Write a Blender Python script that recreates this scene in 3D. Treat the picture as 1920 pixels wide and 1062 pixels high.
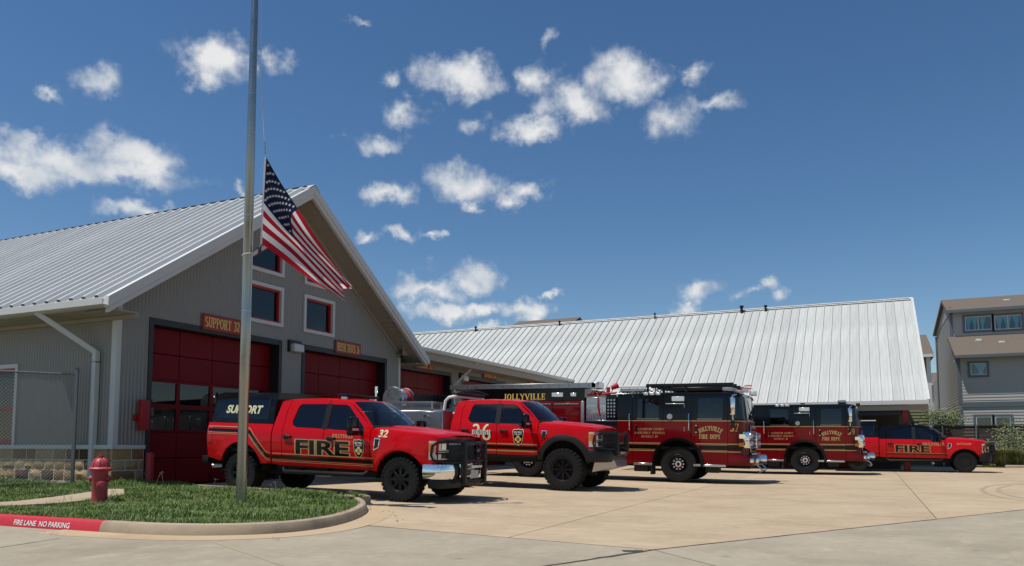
import bpy, bmesh, math, random
from mathutils import Vector, Matrix
from mathutils.geometry import tessellate_polygon
R = math.radians
random.seed(7)
scene = bpy.context.scene
col = scene.collection
for o in list(bpy.data.objects): bpy.data.objects.remove(o)

# ------------------------------------------------------------------ camera
F_PX, PPX, PPY, IW, IH = 1446.0, 960.0, 720.0, 1920.0, 1062.0   # the photograph is a crop: its optical centre lies low in the frame
TH, PITCH, CAM_Z = R(24.9), math.atan(114 / 1446.0), 1.17
cam = bpy.data.cameras.new('camera'); cam_o = bpy.data.objects.new('camera', cam); col.objects.link(cam_o)
cam_o.location = (0, 0, CAM_Z); cam_o.rotation_euler = (R(90) + PITCH, 0, TH)
cam.sensor_width = 36; cam.lens = 36 * F_PX / IW; cam.shift_y = (PPY - IH / 2) / IW
cam.clip_end = 3000; cam.clip_start = .05
scene.camera = cam_o
ct, st, cp, sp = math.cos(TH), math.sin(TH), math.cos(PITCH), math.sin(PITCH)
def ray(px, py):
    x = (px - PPX) / F_PX; y = -(py - PPY) / F_PX
    f = cp - sp * y; u = sp + cp * y
    return Vector((x * ct - f * st, x * st + f * ct, u))
def on_z(px, py, z=0.0):
    d = ray(px, py); t = (z - CAM_Z) / d.z
    return Vector((d.x * t, d.y * t, z))
def on_x(px, py, X):
    d = ray(px, py); t = X / d.x
    return Vector((X, d.y * t, CAM_Z + d.z * t))
def on_y(px, py, Y):
    d = ray(px, py); t = Y / d.y
    return Vector((d.x * t, Y, CAM_Z + d.z * t))

# ------------------------------------------------------------------ light
SUN = Vector((-.29, -.28, 1.0)).normalized()
SUN_EL = math.asin(SUN.z); SUN_AZ = math.atan2(SUN.x, SUN.y)
sun = bpy.data.lights.new('sun', 'SUN'); sun.energy = 4.9; sun.angle = R(.53); sun.color = (1, .955, .88)
sun_o = bpy.data.objects.new('sun', sun); col.objects.link(sun_o)
sun_o.rotation_euler = SUN.to_track_quat('Z', 'Y').to_euler(); sun_o.location = (0, 0, 60)
scene.view_settings.view_transform = 'Standard'; scene.view_settings.look = 'None'
scene.view_settings.exposure = -.08; scene.view_settings.gamma = 1.0
scene.view_settings.use_curve_mapping = False

class NT:
    """small node-tree writer"""
    def __init__(s, tree): s.t = tree; s.n = tree.nodes; s.l = tree.links
    def add(s, typ, ins=None, **kw):
        nd = s.n.new(typ)
        for k, v in kw.items(): setattr(nd, k, v)
        for k, v in (ins or {}).items():
            if hasattr(v, 'is_output'): s.l.new(v, nd.inputs[k])
            else: nd.inputs[k].default_value = v
        return nd
    def math(s, op, a, b=0.0, c=0.0, clamp=False):
        return s.add('ShaderNodeMath', {0: a, 1: b, 2: c}, operation=op, use_clamp=clamp).outputs[0]
    def vec(s, op, a, b=(0, 0, 0), c=(0, 0, 0)):
        n = s.add('ShaderNodeVectorMath', {0: a, 1: b, 2: c}, operation=op)
        return n.outputs['Value'] if op in ('LENGTH', 'DOT_PRODUCT', 'DISTANCE') else n.outputs[0]
    def noise(s, vec, scale, detail=4, rough=.55, dim='3D', w=0):
        n = s.add('ShaderNodeTexNoise', {'Scale': scale, 'Detail': detail, 'Roughness': rough}, noise_dimensions=dim)
        if vec is not None: s.l.new(vec, n.inputs['Vector'])
        return n
    def ramp(s, fac, stops):
        n = s.add('ShaderNodeValToRGB'); s.l.new(fac, n.inputs[0]); e = n.color_ramp.elements
        while len(e) < len(stops): e.new(.5)
        for i, (p, c) in enumerate(stops):
            e[i].position = p; e[i].color = (*c, 1) if len(c) == 3 else c
        return n.outputs[0]
    def mix(s, f, a, b, typ='MIX'):
        n = s.add('ShaderNodeMix', data_type='RGBA', blend_type=typ)
        for k, v in ((0, f), (6, a), (7, b)):
            if hasattr(v, 'is_output'): s.l.new(v, n.inputs[k])
            else: n.inputs[k].default_value = v if k == 0 else ((*v, 1) if len(v) == 3 else v)
        return n.outputs[2]

world = bpy.data.worlds.new('World'); scene.world = world; world.use_nodes = True
w = NT(world.node_tree); w.n.clear()
sky = w.add('ShaderNodeTexSky', sky_type='NISHITA', sun_disc=False, sun_elevation=SUN_EL, sun_rotation=SUN_AZ,
            altitude=250, air_density=1.0, dust_density=.15, ozone_density=2.6)
skyc = w.add('ShaderNodeHueSaturation', {'Saturation': 1.19, 'Color': sky.outputs[0]}).outputs[0]
# fair-weather cumulus, laid out by azimuth and elevation all round the sky
tc = w.add('ShaderNodeTexCoord').outputs['Generated']
sx = w.add('ShaderNodeSeparateXYZ', {0: tc})
az = w.math('ARCTAN2', sx.outputs[0], sx.outputs[1]); el = w.math('ARCSINE', sx.outputs[2])
P0 = w.add('ShaderNodeCombineXYZ', {0: az, 1: el}).outputs[0]
wn = w.noise(tc, 16, 4, .6); wn2 = w.noise(tc, 46, 6, .62)
wv = w.vec('MULTIPLY_ADD', wn.outputs['Color'], (.085, .055, 0), (-.0425, -.0275, 0))
wv2 = w.vec('MULTIPLY_ADD', wn2.outputs['Color'], (.036, .028, 0), (-.018, -.014, 0))
P = w.vec('ADD', w.vec('ADD', P0, wv), wv2)
CLOUDS = [  # photo px: x, y, half width, half height, weight
 (150,312,185,34,1),(250,290,75,40,1),(55,322,85,28,1),(395,108,66,40,1),(375,142,30,26,.8),(185,155,42,24,.62),(512,116,30,24,.6),
 (252,397,92,22,.9),(858,148,84,40,1),(727,150,34,22,.75),(765,212,44,26,.7),(722,266,58,24,.75),(885,230,40,20,.6),
 (1165,148,80,48,1),(1075,200,76,42,1),(1010,140,42,34,.85),(992,242,58,24,.85),(1225,152,40,28,.7),(1265,228,60,40,.75),(1345,188,62,20,.6),
 (1300,140,24,18,.55),(870,342,76,38,1),(735,370,52,26,.95),(980,362,46,28,.95),(895,382,34,16,.8),(685,452,34,15,.8),(768,441,46,17,.8),(818,443,24,10,.7),
 (878,515,74,34,1),(800,548,66,28,.9),(825,585,72,22,1),(985,583,48,22,1),(900,582,60,17,.9),(1315,550,52,24,.85),(1290,580,38,16,.9),(1440,541,26,16,.85),
 (1410,556,26,10,.6),(1033,555,24,9,.65),(680,40,22,8,.5),(447,360,24,16,.7),(1020,76,20,16,.5),(90,170,20,12,.5),(940,620,90,14,.8)]
dens = None
for (cx, cy, rx, ry, wt) in CLOUDS:
    d = ray(cx, cy).normalized(); a0 = math.atan2(d.x, d.y); e0 = math.asin(d.z)
    k = F_PX * 1.02 / math.cos(a0 + TH) ** 1.0
    S = (F_PX / rx * math.cos(e0) / 1.12, F_PX / ry / 1.12, 0)
    ln = w.vec('LENGTH', w.vec('MULTIPLY_ADD', P, S, (-a0 * S[0], -e0 * S[1], 0)))
    v = w.math('MULTIPLY_ADD', ln, -wt, wt)
    dens = v if dens is None else w.math('SMOOTH_MAX', dens, v, .12)
# the rest of the sky (outside the photograph) carries the same kind of clouds
far = w.math('SMOOTH_MIN', w.math('MULTIPLY_ADD', w.math('ABSOLUTE', w.math('ADD', az, TH)), 6.0, -4.6, clamp=True), 1.0, .01)
wide = w.noise(w.vec('MULTIPLY', tc, (1, 1, 2.2)), 5.5, 3, .5).outputs[0]
dw = w.math('MULTIPLY', w.math('MULTIPLY_ADD', wide, 4.5, -2.55), far)
dens = w.math('MAXIMUM', dens, w.math('ADD', dw, w.math('MULTIPLY_ADD', far, 1.2, -1.2)))
fb = w.noise(tc, 30, 8, .56).outputs[0]
sh0 = w.noise(tc, 17, 4, .5).outputs[0]; fb_up = w.noise(w.vec('ADD', tc, (-.004, -.004, .022)), 17, 4, .5).outputs[0]
dd = w.math('MULTIPLY_ADD', fb, 1.15, w.math('ADD', dens, -.70))
alpha = w.add('ShaderNodeMapRange', {0: dd, 1: -.12, 2: .70, 3: 0.0, 4: .97}, interpolation_type='SMOOTHSTEP').outputs[0]
lit = w.math('MULTIPLY_ADD', w.math('SUBTRACT', sh0, fb_up), 2.6, w.math('MULTIPLY_ADD', dd, .46, .42), clamp=True)
cc = w.ramp(lit, [(0, (.48, .56, .68)), (.45, (.72, .77, .83)), (1, (.98, .98, .98))])
ccs = w.vec('SCALE', cc); ccs.node.inputs['Scale'].default_value = 9.2
skym = w.mix(alpha, skyc, ccs)
bg = w.add('ShaderNodeBackground', {'Color': skym, 'Strength': .097})
w.add('ShaderNodeOutputWorld', {0: bg.outputs[0]})

# ------------------------------------------------------------------ materials
MATS = {}
def mat(name, c, rough=.5, metal=0.0, var=0.0, vscale=6.0, bump=0.0, bscale=40.0, coat=0.0, spec=.5, stretch=(1, 1, 1), dirt=None, emit=None, trans=0.0, rand=0.0):
    m = bpy.data.materials.new(name); m.use_nodes = True; t = NT(m.node_tree); t.n.clear()
    b = t.add('ShaderNodeBsdfPrincipled'); o = t.add('ShaderNodeOutputMaterial', {0: b.outputs[0]})
    b.inputs['Base Color'].default_value = (*c, 1); b.inputs['Roughness'].default_value = rough
    b.inputs['Metallic'].default_value = metal; b.inputs['Coat Weight'].default_value = coat; b.inputs['Coat Roughness'].default_value = .04
    b.inputs['Specular IOR Level'].default_value = spec
    if trans: b.inputs['Transmission Weight'].default_value = trans
    if emit: b.inputs['Emission Color'].default_value = (*emit, 1); b.inputs['Emission Strength'].default_value = 1
    if var or bump or dirt:
        g = t.add('ShaderNodeNewGeometry').outputs['Position'] if dirt else t.add('ShaderNodeTexCoord').outputs['Object']
        g = t.vec('MULTIPLY', g, stretch)
    if var:
        n = t.noise(g, vscale, 5, .6).outputs[0]
        k = t.math('MULTIPLY_ADD', n, 2 * var, 1 - var)
        ci = t.add('ShaderNodeVectorMath', {0: c}, operation='SCALE'); t.l.new(k, ci.inputs['Scale'])
        cur = ci.outputs[0]
        if dirt:
            n2 = t.noise(g, vscale * .23, 6, .65).outputs[0]
            f = t.math('MULTIPLY_ADD', n2, 5.0, -2.6, clamp=True)
            cur = t.mix(f, cur, dirt)
        if rand:
            oi = t.add('ShaderNodeObjectInfo').outputs['Random']; sc = t.add('ShaderNodeVectorMath', {0: cur}, operation='SCALE')
            t.l.new(t.math('MULTIPLY_ADD', oi, 2 * rand, 1 - rand), sc.inputs['Scale']); cur = sc.outputs[0]
        t.l.new(cur, b.inputs['Base Color'])
        rr = t.math('MULTIPLY_ADD', n, .25, rough - .125, clamp=True); t.l.new(rr, b.inputs['Roughness'])
    if bump:
        n = t.noise(g, bscale, 4, .6).outputs[0]
        bp = t.add('ShaderNodeBump', {'Height': n, 'Strength': bump, 'Distance': .02}); t.l.new(bp.outputs[0], b.inputs['Normal'])
    MATS[name] = m; return m
def glass(name, tint, rough=.02, op=.35):
    m = bpy.data.materials.new(name); m.use_nodes = True; t = NT(m.node_tree); t.n.clear()
    tr = t.add('ShaderNodeBsdfTransparent', {0: (*tint, 1)}); gl = t.add('ShaderNodeBsdfGlossy', {'Color': (1, 1, 1, 1), 'Roughness': rough})
    ge = t.add('ShaderNodeNewGeometry'); dt = t.math('ABSOLUTE', t.vec('DOT_PRODUCT', ge.outputs['Normal'], ge.outputs['Incoming']))
    fr = t.math('MULTIPLY_ADD', t.math('POWER', t.math('SUBTRACT', 1.0, dt), 5.0), .93, .06, clamp=True)
    mx = t.add('ShaderNodeMixShader', {0: fr, 1: tr.outputs[0], 2: gl.outputs[0]})
    t.add('ShaderNodeOutputMaterial', {0: mx.outputs[0]}); MATS[name] = m; return m
mat('siding', (.258, .246, .222), .5, .1, var=.10, vscale=1.3, stretch=(1, 1, .35))
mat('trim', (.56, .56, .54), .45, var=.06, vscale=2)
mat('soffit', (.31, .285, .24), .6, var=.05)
mat('roof_metal', (.53, .54, .53), .42, 0.15, var=.12, vscale=1.6, stretch=(3, .5, .5), rand=.07)
mat('roof_white', (.465, .475, .455), .5, .1, var=.20, vscale=1.4, stretch=(3.5, .35, .35), rand=.07)
mat('porch_shade_siding', (.075, .066, .055), .7, var=.1)  # darkened siding: the deep porch shade is put into its colour
mat('dark', (.012, .012, .013), .6)
mat('door_red', (.165, .003, .006), .45, var=.08, vscale=2, spec=.15, rand=.06)
mat('red_trim', (.36, .012, .018), .45, var=.05)
mat('hydrant_red', (.46, .055, .072), .5, var=.2, vscale=9, bump=.12, bscale=60)
mat('black_frame', (.016, .017, .019), .45)
mat('sign_red', (.36, .030, .018), .5, var=.1)
mat('gold', (.78, .52, .12), .45, var=.05)
mat('gold_leaf', (.52, .355, .15), .35, .3)
mat('mortar', (.62, .58, .50), .9, var=.1, vscale=20, bump=.4, bscale=60)
for i, c in enumerate([(.36, .245, .115), (.24, .135, .06), (.14, .06, .03), (.40, .30, .165), (.29, .20, .10), (.085, .045, .028)]):
    mat('stone%d' % i, c, .9, var=.25, vscale=9, bump=.9, bscale=16)
def concrete(name, c, stain, sx=(.35, 1.3, 1)):
    m = bpy.data.materials.new(name); m.use_nodes = True; t = NT(m.node_tree); t.n.clear()
    b = t.add('ShaderNodeBsdfPrincipled', {'Roughness': .86}); t.add('ShaderNodeOutputMaterial', {0: b.outputs[0]}); b.inputs['Specular IOR Level'].default_value = .3
    g = t.add('ShaderNodeNewGeometry').outputs['Position']
    big = t.noise(g, .55, 6, .65).outputs[0]; streak = t.noise(t.vec('MULTIPLY', g, sx), 2.6, 6, .7).outputs[0]; fine = t.noise(g, 60, 3, .7).outputs[0]; mid = t.noise(g, 7, 5, .7).outputs[0]
    cur = t.mix(t.math('MULTIPLY_ADD', big, 3.4, -1.45, clamp=True), c, stain)
    cur = t.mix(t.math('MULTIPLY_ADD', streak, 5.0, -2.65, clamp=True), cur, tuple(min(1, v * 1.16) for v in c))
    k = t.math('MULTIPLY_ADD', fine, .42, t.math('MULTIPLY_ADD', mid, .36, .61))
    k = t.math('MULTIPLY', k, t.math('MULTIPLY_ADD', t.add('ShaderNodeObjectInfo').outputs['Random'], .10, .95))
    sp = t.add('ShaderNodeTexVoronoi', {'Scale': 1.1, 'Randomness': 1.0}); t.l.new(g, sp.inputs['Vector'])
    spot = t.math('MULTIPLY_ADD', sp.outputs['Distance'], -16.0, 1.25, clamp=True)       # scattered oil drips
    k = t.math('MULTIPLY', k, t.math('MULTIPLY_ADD', spot, -.38, 1.0))
    sc = t.add('ShaderNodeVectorMath', {0: cur}, operation='SCALE'); t.l.new(k, sc.inputs['Scale']); t.l.new(sc.outputs[0], b.inputs['Base Color'])
    bp = t.add('ShaderNodeBump', {'Height': fine, 'Strength': .15, 'Distance': .01}); t.l.new(bp.outputs[0], b.inputs['Normal']); MATS[name] = m
concrete('apron', (.430, .335, .225), (.345, .258, .165)); concrete('street', (.335, .292, .218), (.245, .210, .155), (.9, .5, 1))
mat('gutter_pan', (.44, .33, .205), .85, var=.14, vscale=2.2, bump=.1, bscale=100, dirt=(.36, .25, .14))
mat('kerb', (.37, .29, .20), .85, var=.18, vscale=4, bump=.2, bscale=60, dirt=(.20, .155, .105))
mat('kerb_red', (.50, .020, .035), .55, var=.12, vscale=7, bump=.15, bscale=60)
mat('joint', (.055, .045, .035), .95)
mat('soil', (.095, .115, .035), .95, var=.4, vscale=14, bump=.5, bscale=30)
mat('far_ground', (.20, .17, .11), .95, var=.2, vscale=.4)
for i, c in enumerate([(.100, .175, .030), (.155, .235, .046), (.068, .130, .024), (.30, .29, .13)]): mat('grass%d' % i, c, .6, var=.25, vscale=3)
mat('galv', (.24, .25, .245), .42, .75, var=.15, vscale=12)
mat('pole_metal', (.36, .36, .34), .27, .95, var=.12, vscale=2.2, stretch=(1, 1, 1.6))
mat('white_paint', (.78, .78, .76), .5, var=.03)
mat('yellow_paint', (.62, .43, .10), .7, var=.2, vscale=12)
mat('rope', (.6, .58, .52), .8)
mat('lens', (.55, .55, .50), .25, var=.03)
glass('pane', (.030, .036, .042)); glass('pane_blue', (.72, .84, .88))
mat('room_dark', (.02, .021, .023), .8)
def cloth(name, c):
    m = bpy.data.materials.new(name); m.use_nodes = True; t = NT(m.node_tree); t.n.clear()
    a = t.add('ShaderNodeBsdfDiffuse', {0: (*c, 1)}); b = t.add('ShaderNodeBsdfTranslucent', {0: (*c, 1)})
    t.add('ShaderNodeOutputMaterial', {0: t.add('ShaderNodeMixShader', {0: .38, 1: a.outputs[0], 2: b.outputs[0]}).outputs[0]}); MATS[name] = m
cloth('flag_red', (.40, .018, .030)); cloth('flag_white', (.72, .72, .72)); cloth('flag_blue', (.020, .026, .060))
mat('shingle', (.130, .104, .080), .9, var=.35, vscale=7, bump=.5, bscale=20)
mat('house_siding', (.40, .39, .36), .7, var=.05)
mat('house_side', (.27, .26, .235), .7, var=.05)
mat('house_trim', (.105, .125, .150), .6, var=.05)
mat('olive', (.185, .185, .085), .7, var=.05)
mat('fence_wood', (.060, .040, .028), .85, var=.35, vscale=5, stretch=(.6, 3, 3))
mat('curtain', (.22, .45, .46), .8, var=.1)
mat('leaf_a', (.075, .105, .030), .6, var=.3, vscale=4); mat('leaf_b', (.13, .16, .055), .6, var=.3, vscale=4); mat('leaf_c', (.26, .25, .12), .7, var=.3)
mat('twig', (.14, .10, .06), .9)
# vehicles
mat('car_red', (.50, .002, .005), .35, coat=.40, spec=.08)
mat('engine_red', (.135, .0015, .004), .3, coat=.38, spec=.08)
mat('gloss_black', (.004, .004, .0045), .12, coat=0, spec=.32)
mat('satin_black', (.006, .006, .0065), .42, spec=.35)
mat('plastic', (.013, .013, .0135), .55, var=.1, spec=.35)
mat('tyre', (.0105, .0105, .0105), .85, spec=.25, var=.25, vscale=12, bump=.15, bscale=80)
mat('rim_black', (.006, .006, .007), .28, spec=.4)
mat('chrome', (.82, .82, .82), .07, 1.0)
mat('steel', (.55, .56, .56), .28, .95, var=.1, vscale=10)
mat('alu', (.40, .405, .41), .34, .9, var=.08, vscale=4, stretch=(1, 1, 6))
mat('lamp_clear', (.62, .64, .66), .12, .5); mat('lamp_amber', (.65, .22, .02), .25); mat('lamp_blue', (.10, .14, .28), .15, .4)
mat('seat', (.035, .034, .036), .8); mat('hose_red', (.42, .012, .018), .55); mat('underbody', (.010, .010, .010), .8)
mat('plate', (.45, .47, .48), .5, var=.2, vscale=60)
mat('cream', (.66, .62, .36), .5)
mat('strip_white', (.70, .70, .68), .5)
glass('car_glass', (.20, .225, .235)); glass('shield_glass', (.50, .60, .62)); glass('eng_glass', (.10, .11, .115))
mat('bright_nut', (.75, .75, .76), .3, .6)

# ------------------------------------------------------------------ mesh helpers
def tag(o, label=None, cat=None, group=None, kind=None):
    if label: o['label'] = label
    if cat: o['category'] = cat
    if group: o['group'] = group
    if kind: o['kind'] = kind
    return o
def empty(name, loc=(0, 0, 0), parent=None, rot=(0, 0, 0)):
    o = bpy.data.objects.new(name, None); col.objects.link(o); o.location = loc; o.rotation_euler = rot
    o.empty_display_size = .2
    if parent: o.parent = parent
    return o
def link_mesh(name, me, m, parent=None, ang=None):
    if m: me.materials.append(MATS[m] if isinstance(m, str) else m)
    if ang is not None:
        me.polygons.foreach_set('use_smooth', [True] * len(me.polygons)); me.set_sharp_from_angle(angle=R(ang))
    o = bpy.data.objects.new(name, me); col.objects.link(o)
    if parent: o.parent = parent
    return o
class B:
    def __init__(s): s.v = []; s.f = []
    def add(s, vs, fs):
        n = len(s.v); s.v += [tuple(q) for q in vs]; s.f += [tuple(i + n for i in q) for q in fs]; return s
    def box(s, x0, x1, y0, y1, z0, z1):
        return s.add([(x, y, z) for x in (x0, x1) for y in (y0, y1) for z in (z0, z1)],
                     [(0, 1, 3, 2), (4, 6, 7, 5), (0, 4, 5, 1), (2, 3, 7, 6), (0, 2, 6, 4), (1, 5, 7, 3)])
    def cbox(s, c, d): return s.box(c[0] - d[0] / 2, c[0] + d[0] / 2, c[1] - d[1] / 2, c[1] + d[1] / 2, c[2] - d[2] / 2, c[2] + d[2] / 2)
    def bar(s, a, b, wd, ht, up=(0, 0, 1)):
        a, b = Vector(a), Vector(b); d = (b - a).normalized(); u = Vector(up); r = d.cross(u)
        if r.length < 1e-4: r = d.cross(Vector((1, 0, 0)))
        r.normalize(); u = r.cross(d); vs = []
        for p in (a, b):
            for i, j in ((-1, -1), (1, -1), (1, 1), (-1, 1)): vs.append(p + r * wd / 2 * i + u * ht / 2 * j)
        return s.add(vs, [(0, 3, 2, 1), (4, 5, 6, 7), (0, 1, 5, 4), (1, 2, 6, 5), (2, 3, 7, 6), (3, 0, 4, 7)])
    def cyl(s, a, b, r, n=16, r2=None, cap=True):
        a, b = Vector(a), Vector(b); d = (b - a).normalized(); u = d.orthogonal().normalized(); q = d.cross(u); r2 = r if r2 is None else r2
        vs = []
        for p, rr in ((a, r), (b, r2)):
            for i in range(n):
                t = 2 * math.pi * i / n; vs.append(p + (u * math.cos(t) + q * math.sin(t)) * rr)
        fs = [(i, (i + 1) % n, n + (i + 1) % n, n + i) for i in range(n)]
        if cap: fs += [tuple(range(n - 1, -1, -1)), tuple(range(n, 2 * n))]
        return s.add(vs, fs)
    def tube(s, path, r, n=8, cap=True, closed=False):
        P = [Vector(p) for p in path]; m = len(P); vs = []; fs = []; u = None
        for k in range(m):
            if closed: d = P[(k + 1) % m] - P[k - 1]
            else: d = P[min(k + 1, m - 1)] - P[max(k - 1, 0)]
            d.normalize()
            if u is None: u = d.orthogonal().normalized()
            u = (u - d * u.dot(d)).normalized(); q = d.cross(u); rr = r[k] if isinstance(r, (list, tuple)) else r
            for i in range(n):
                t = 2 * math.pi * i / n; vs.append(P[k] + (u * math.cos(t) + q * math.sin(t)) * rr)
        for k in range(m if closed else m - 1):
            a, b = k * n, ((k + 1) % m) * n
            for i in range(n): fs.append((a + i, a + (i + 1) % n, b + (i + 1) % n, b + i))
        if cap and not closed: fs += [tuple(range(n - 1, -1, -1)), tuple(range((m - 1) * n, m * n))]
        return s.add(vs, fs)
    def lathe(s, prof, o=(0, 0, 0), axis='z', n=24, closed=False):
        o = Vector(o); vs = []; fs = []; m = len(prof)
        for (r, h) in prof:
            for i in range(n):
                t = 2 * math.pi * i / n; a, b = r * math.cos(t), r * math.sin(t)
                vs.append(o + Vector({'z': (a, b, h), 'y': (a, h, b), 'x': (h, a, b)}[axis]))
        for k in range(m if closed else m - 1):
            a, b = k * n, ((k + 1) % m) * n
            for i in range(n): fs.append((a + i, a + (i + 1) % n, b + (i + 1) % n, b + i))
        return s.add(vs, fs)
    def prism(s, poly, ax, a, b):
        def pt(p, h): return {'x': (h, p[0], p[1]), 'y': (p[0], h, p[1]), 'z': (p[0], p[1], h)}[ax]
        n = len(poly)
        return s.add([pt(p, a) for p in poly] + [pt(p, b) for p in poly],
                     [tuple(range(n - 1, -1, -1)), tuple(range(n, 2 * n))] + [(i, (i + 1) % n, n + (i + 1) % n, n + i) for i in range(n)])
    def grid(s, fn, nu, nv):
        return s.add([fn(i / nu, j / nv) for i in range(nu + 1) for j in range(nv + 1)],
                     [(i * (nv + 1) + j, (i + 1) * (nv + 1) + j, (i + 1) * (nv + 1) + j + 1, i * (nv + 1) + j + 1) for i in range(nu) for j in range(nv)])
    def build(s, name, m, parent=None, ang=None, bev=0.0, seg=1, fn=None):
        me = bpy.data.meshes.new(name)
        vs = [fn(Vector(v)) for v in s.v] if fn else s.v
        me.from_pydata(vs, [], s.f)
        bm = bmesh.new(); bm.from_mesh(me)
        bmesh.ops.recalc_face_normals(bm, faces=bm.faces)
        if bev:
            es = [e for e in bm.edges if len(e.link_faces) == 2 and e.calc_face_angle(0) > R(35)]
            bmesh.ops.bevel(bm, geom=es, offset=bev, segments=seg, affect='EDGES', clamp_overlap=True, profile=.5)
        bm.to_mesh(me); bm.free()
        return link_mesh(name, me, m, parent, ang if ang is not None else (38 if bev else None))
def copy_tree(o, parent=None):
    c = o.copy(); col.objects.link(c); c.parent = parent
    for ch in list(o.children): copy_tree(ch, c)
    return c
def bfont(txt, size=1.0, off=0.0, sx=1.0, shear=0.0, align='CENTER'):
    """flat sans lettering as (verts2d, faces), baseline at 0"""
    cu = bpy.data.curves.new('t', 'FONT'); cu.body = txt; cu.size = size; cu.offset = off; cu.shear = shear; cu.align_x = align; cu.resolution_u = 3
    ob = bpy.data.objects.new('t', cu); col.objects.link(ob); bpy.context.view_layer.update()
    me = bpy.data.meshes.new_from_object(ob)
    vs = [(v.co.x * sx, v.co.y) for v in me.vertices]; fs = [tuple(p.vertices) for p in me.polygons]
    bpy.data.objects.remove(ob); bpy.data.curves.remove(cu); bpy.data.meshes.remove(me)
    return vs, fs
# a small roman (serifed) alphabet drawn with a broad-nib stroke
def _arc(cx, cy, rx, ry, a0, a1, n=9): return [(cx + rx * math.cos(R(a0 + (a1 - a0) * i / n)), cy + ry * math.sin(R(a0 + (a1 - a0) * i / n))) for i in range(n + 1)]
GL = {
 'A': (.78, [[(.05, 0), (.39, 1)], [(.39, 1), (.73, 0)], [(.18, .34), (.60, .34)]]),
 'B': (.68, [[(.14, 0), (.14, 1)], [(.14, 1), (.36, 1)] + _arc(.36, .765, .22, .235, 90, -90) + [(.14, .53)], [(.36, .53)] + _arc(.36, .265, .26, .265, 90, -90) + [(.14, 0)]]),
 'C': (.70, [_arc(.40, .5, .32, .5, 42, 318, 14)]),
 'D': (.74, [[(.14, 0), (.14, 1)], [(.14, 1), (.32, 1)] + _arc(.32, .5, .34, .5, 90, -90, 12) + [(.14, 0)]]),
 'E': (.64, [[(.14, 0), (.14, 1)], [(.14, 1), (.56, 1)], [(.14, .52), (.44, .52)], [(.14, 0), (.58, 0)]]),
 'F': (.62, [[(.14, 0), (.14, 1)], [(.14, 1), (.56, 1)], [(.14, .52), (.44, .52)]]),
 'G': (.74, [_arc(.40, .5, .32, .5, 42, 330, 14), [(.66, .04), (.66, .42)], [(.44, .42), (.70, .42)]]),
 'H': (.76, [[(.14, 0), (.14, 1)], [(.62, 0), (.62, 1)], [(.14, .5), (.62, .5)]]),
 'I': (.34, [[(.17, 0), (.17, 1)]]),
 'J': (.48, [[(.34, 1), (.34, .22)] + _arc(.19, .2, .15, .2, 0, -160, 6)]),
 'K': (.74, [[(.14, 0), (.14, 1)], [(.14, .42), (.60, 1)], [(.30, .60), (.66, 0)]]),
 'L': (.60, [[(.14, 0), (.14, 1)], [(.14, 0), (.56, 0)]]),
 'M': (.92, [[(.12, 0), (.12, 1)], [(.12, 1), (.46, .1)], [(.46, .1), (.80, 1)], [(.80, 1), (.80, 0)]]),
 'N': (.78, [[(.13, 0), (.13, 1)], [(.13, 1), (.65, 0)], [(.65, 0), (.65, 1)]]),
 'O': (.78, [_arc(.39, .5, .31, .5, 0, 360, 18)]),
 'P': (.66, [[(.14, 0), (.14, 1)], [(.14, 1), (.36, 1)] + _arc(.36, .74, .24, .26, 90, -90) + [(.14, .48)]]),
 'R': (.74, [[(.14, 0), (.14, 1)], [(.14, 1), (.36, 1)] + _arc(.36, .75, .23, .25, 90, -90) + [(.14, .5)], [(.36, .5), (.66, 0)]]),
 'S': (.60, [_arc(.30, .755, .22, .245, 30, 270, 9) + _arc(.30, .255, .24, .255, 90, -150, 9)]),
 'T': (.68, [[(.34, 0), (.34, 1)], [(.04, 1), (.64, 1)]]),
 'U': (.76, [[(.14, 1), (.14, .3)] + _arc(.38, .3, .24, .3, 180, 360, 10) + [(.62, 1)]]),
 'V': (.76, [[(.05, 1), (.38, 0)], [(.38, 0), (.71, 1)]]),
 'W': (1.0, [[(.04, 1), (.28, 0)], [(.28, 0), (.50, 1)], [(.50, 1), (.72, 0)], [(.72, 0), (.96, 1)]]),
 'Y': (.74, [[(.05, 1), (.37, .46)], [(.69, 1), (.37, .46)], [(.37, .46), (.37, 0)]]),
 '2': (.58, [_arc(.28, .72, .21, .28, 160, -25, 9) + [(.08, .02)], [(.06, .03), (.54, .03)]]),
 '3': (.58, [_arc(.27, .755, .20, .245, 150, -90, 9), _arc(.27, .265, .23, .265, 90, -150, 9)]),
 '6': (.60, [_arc(.36, .42, .28, .58, 85, 180, 8) + _arc(.30, .29, .22, .29, 180, 540, 14)]),
 '7': (.58, [[(.06, .97), (.54, .97)], [(.54, .97), (.22, 0)]]),
 '8': (.60, [_arc(.30, .76, .19, .24, 0, 360, 14), _arc(.30, .26, .23, .26, 0, 360, 14)]),
 '9': (.60, [_arc(.24, .58, .28, .58, 265, 360, 8), _arc(.30, .71, .22, .29, 0, 360, 14)]),
 '0': (.62, [_arc(.31, .5, .24, .5, 0, 360, 16)]), '1': (.36, [[(.18, 0), (.18, 1)]]),
 '#': (.7, [[(.2, 0), (.3, 1)], [(.42, 0), (.52, 1)], [(.1, .35), (.62, .35)], [(.1, .68), (.62, .68)]]),
 '.': (.24, [[(.08, .05), (.16, .05)]]), ' ': (.40, [])}
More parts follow.
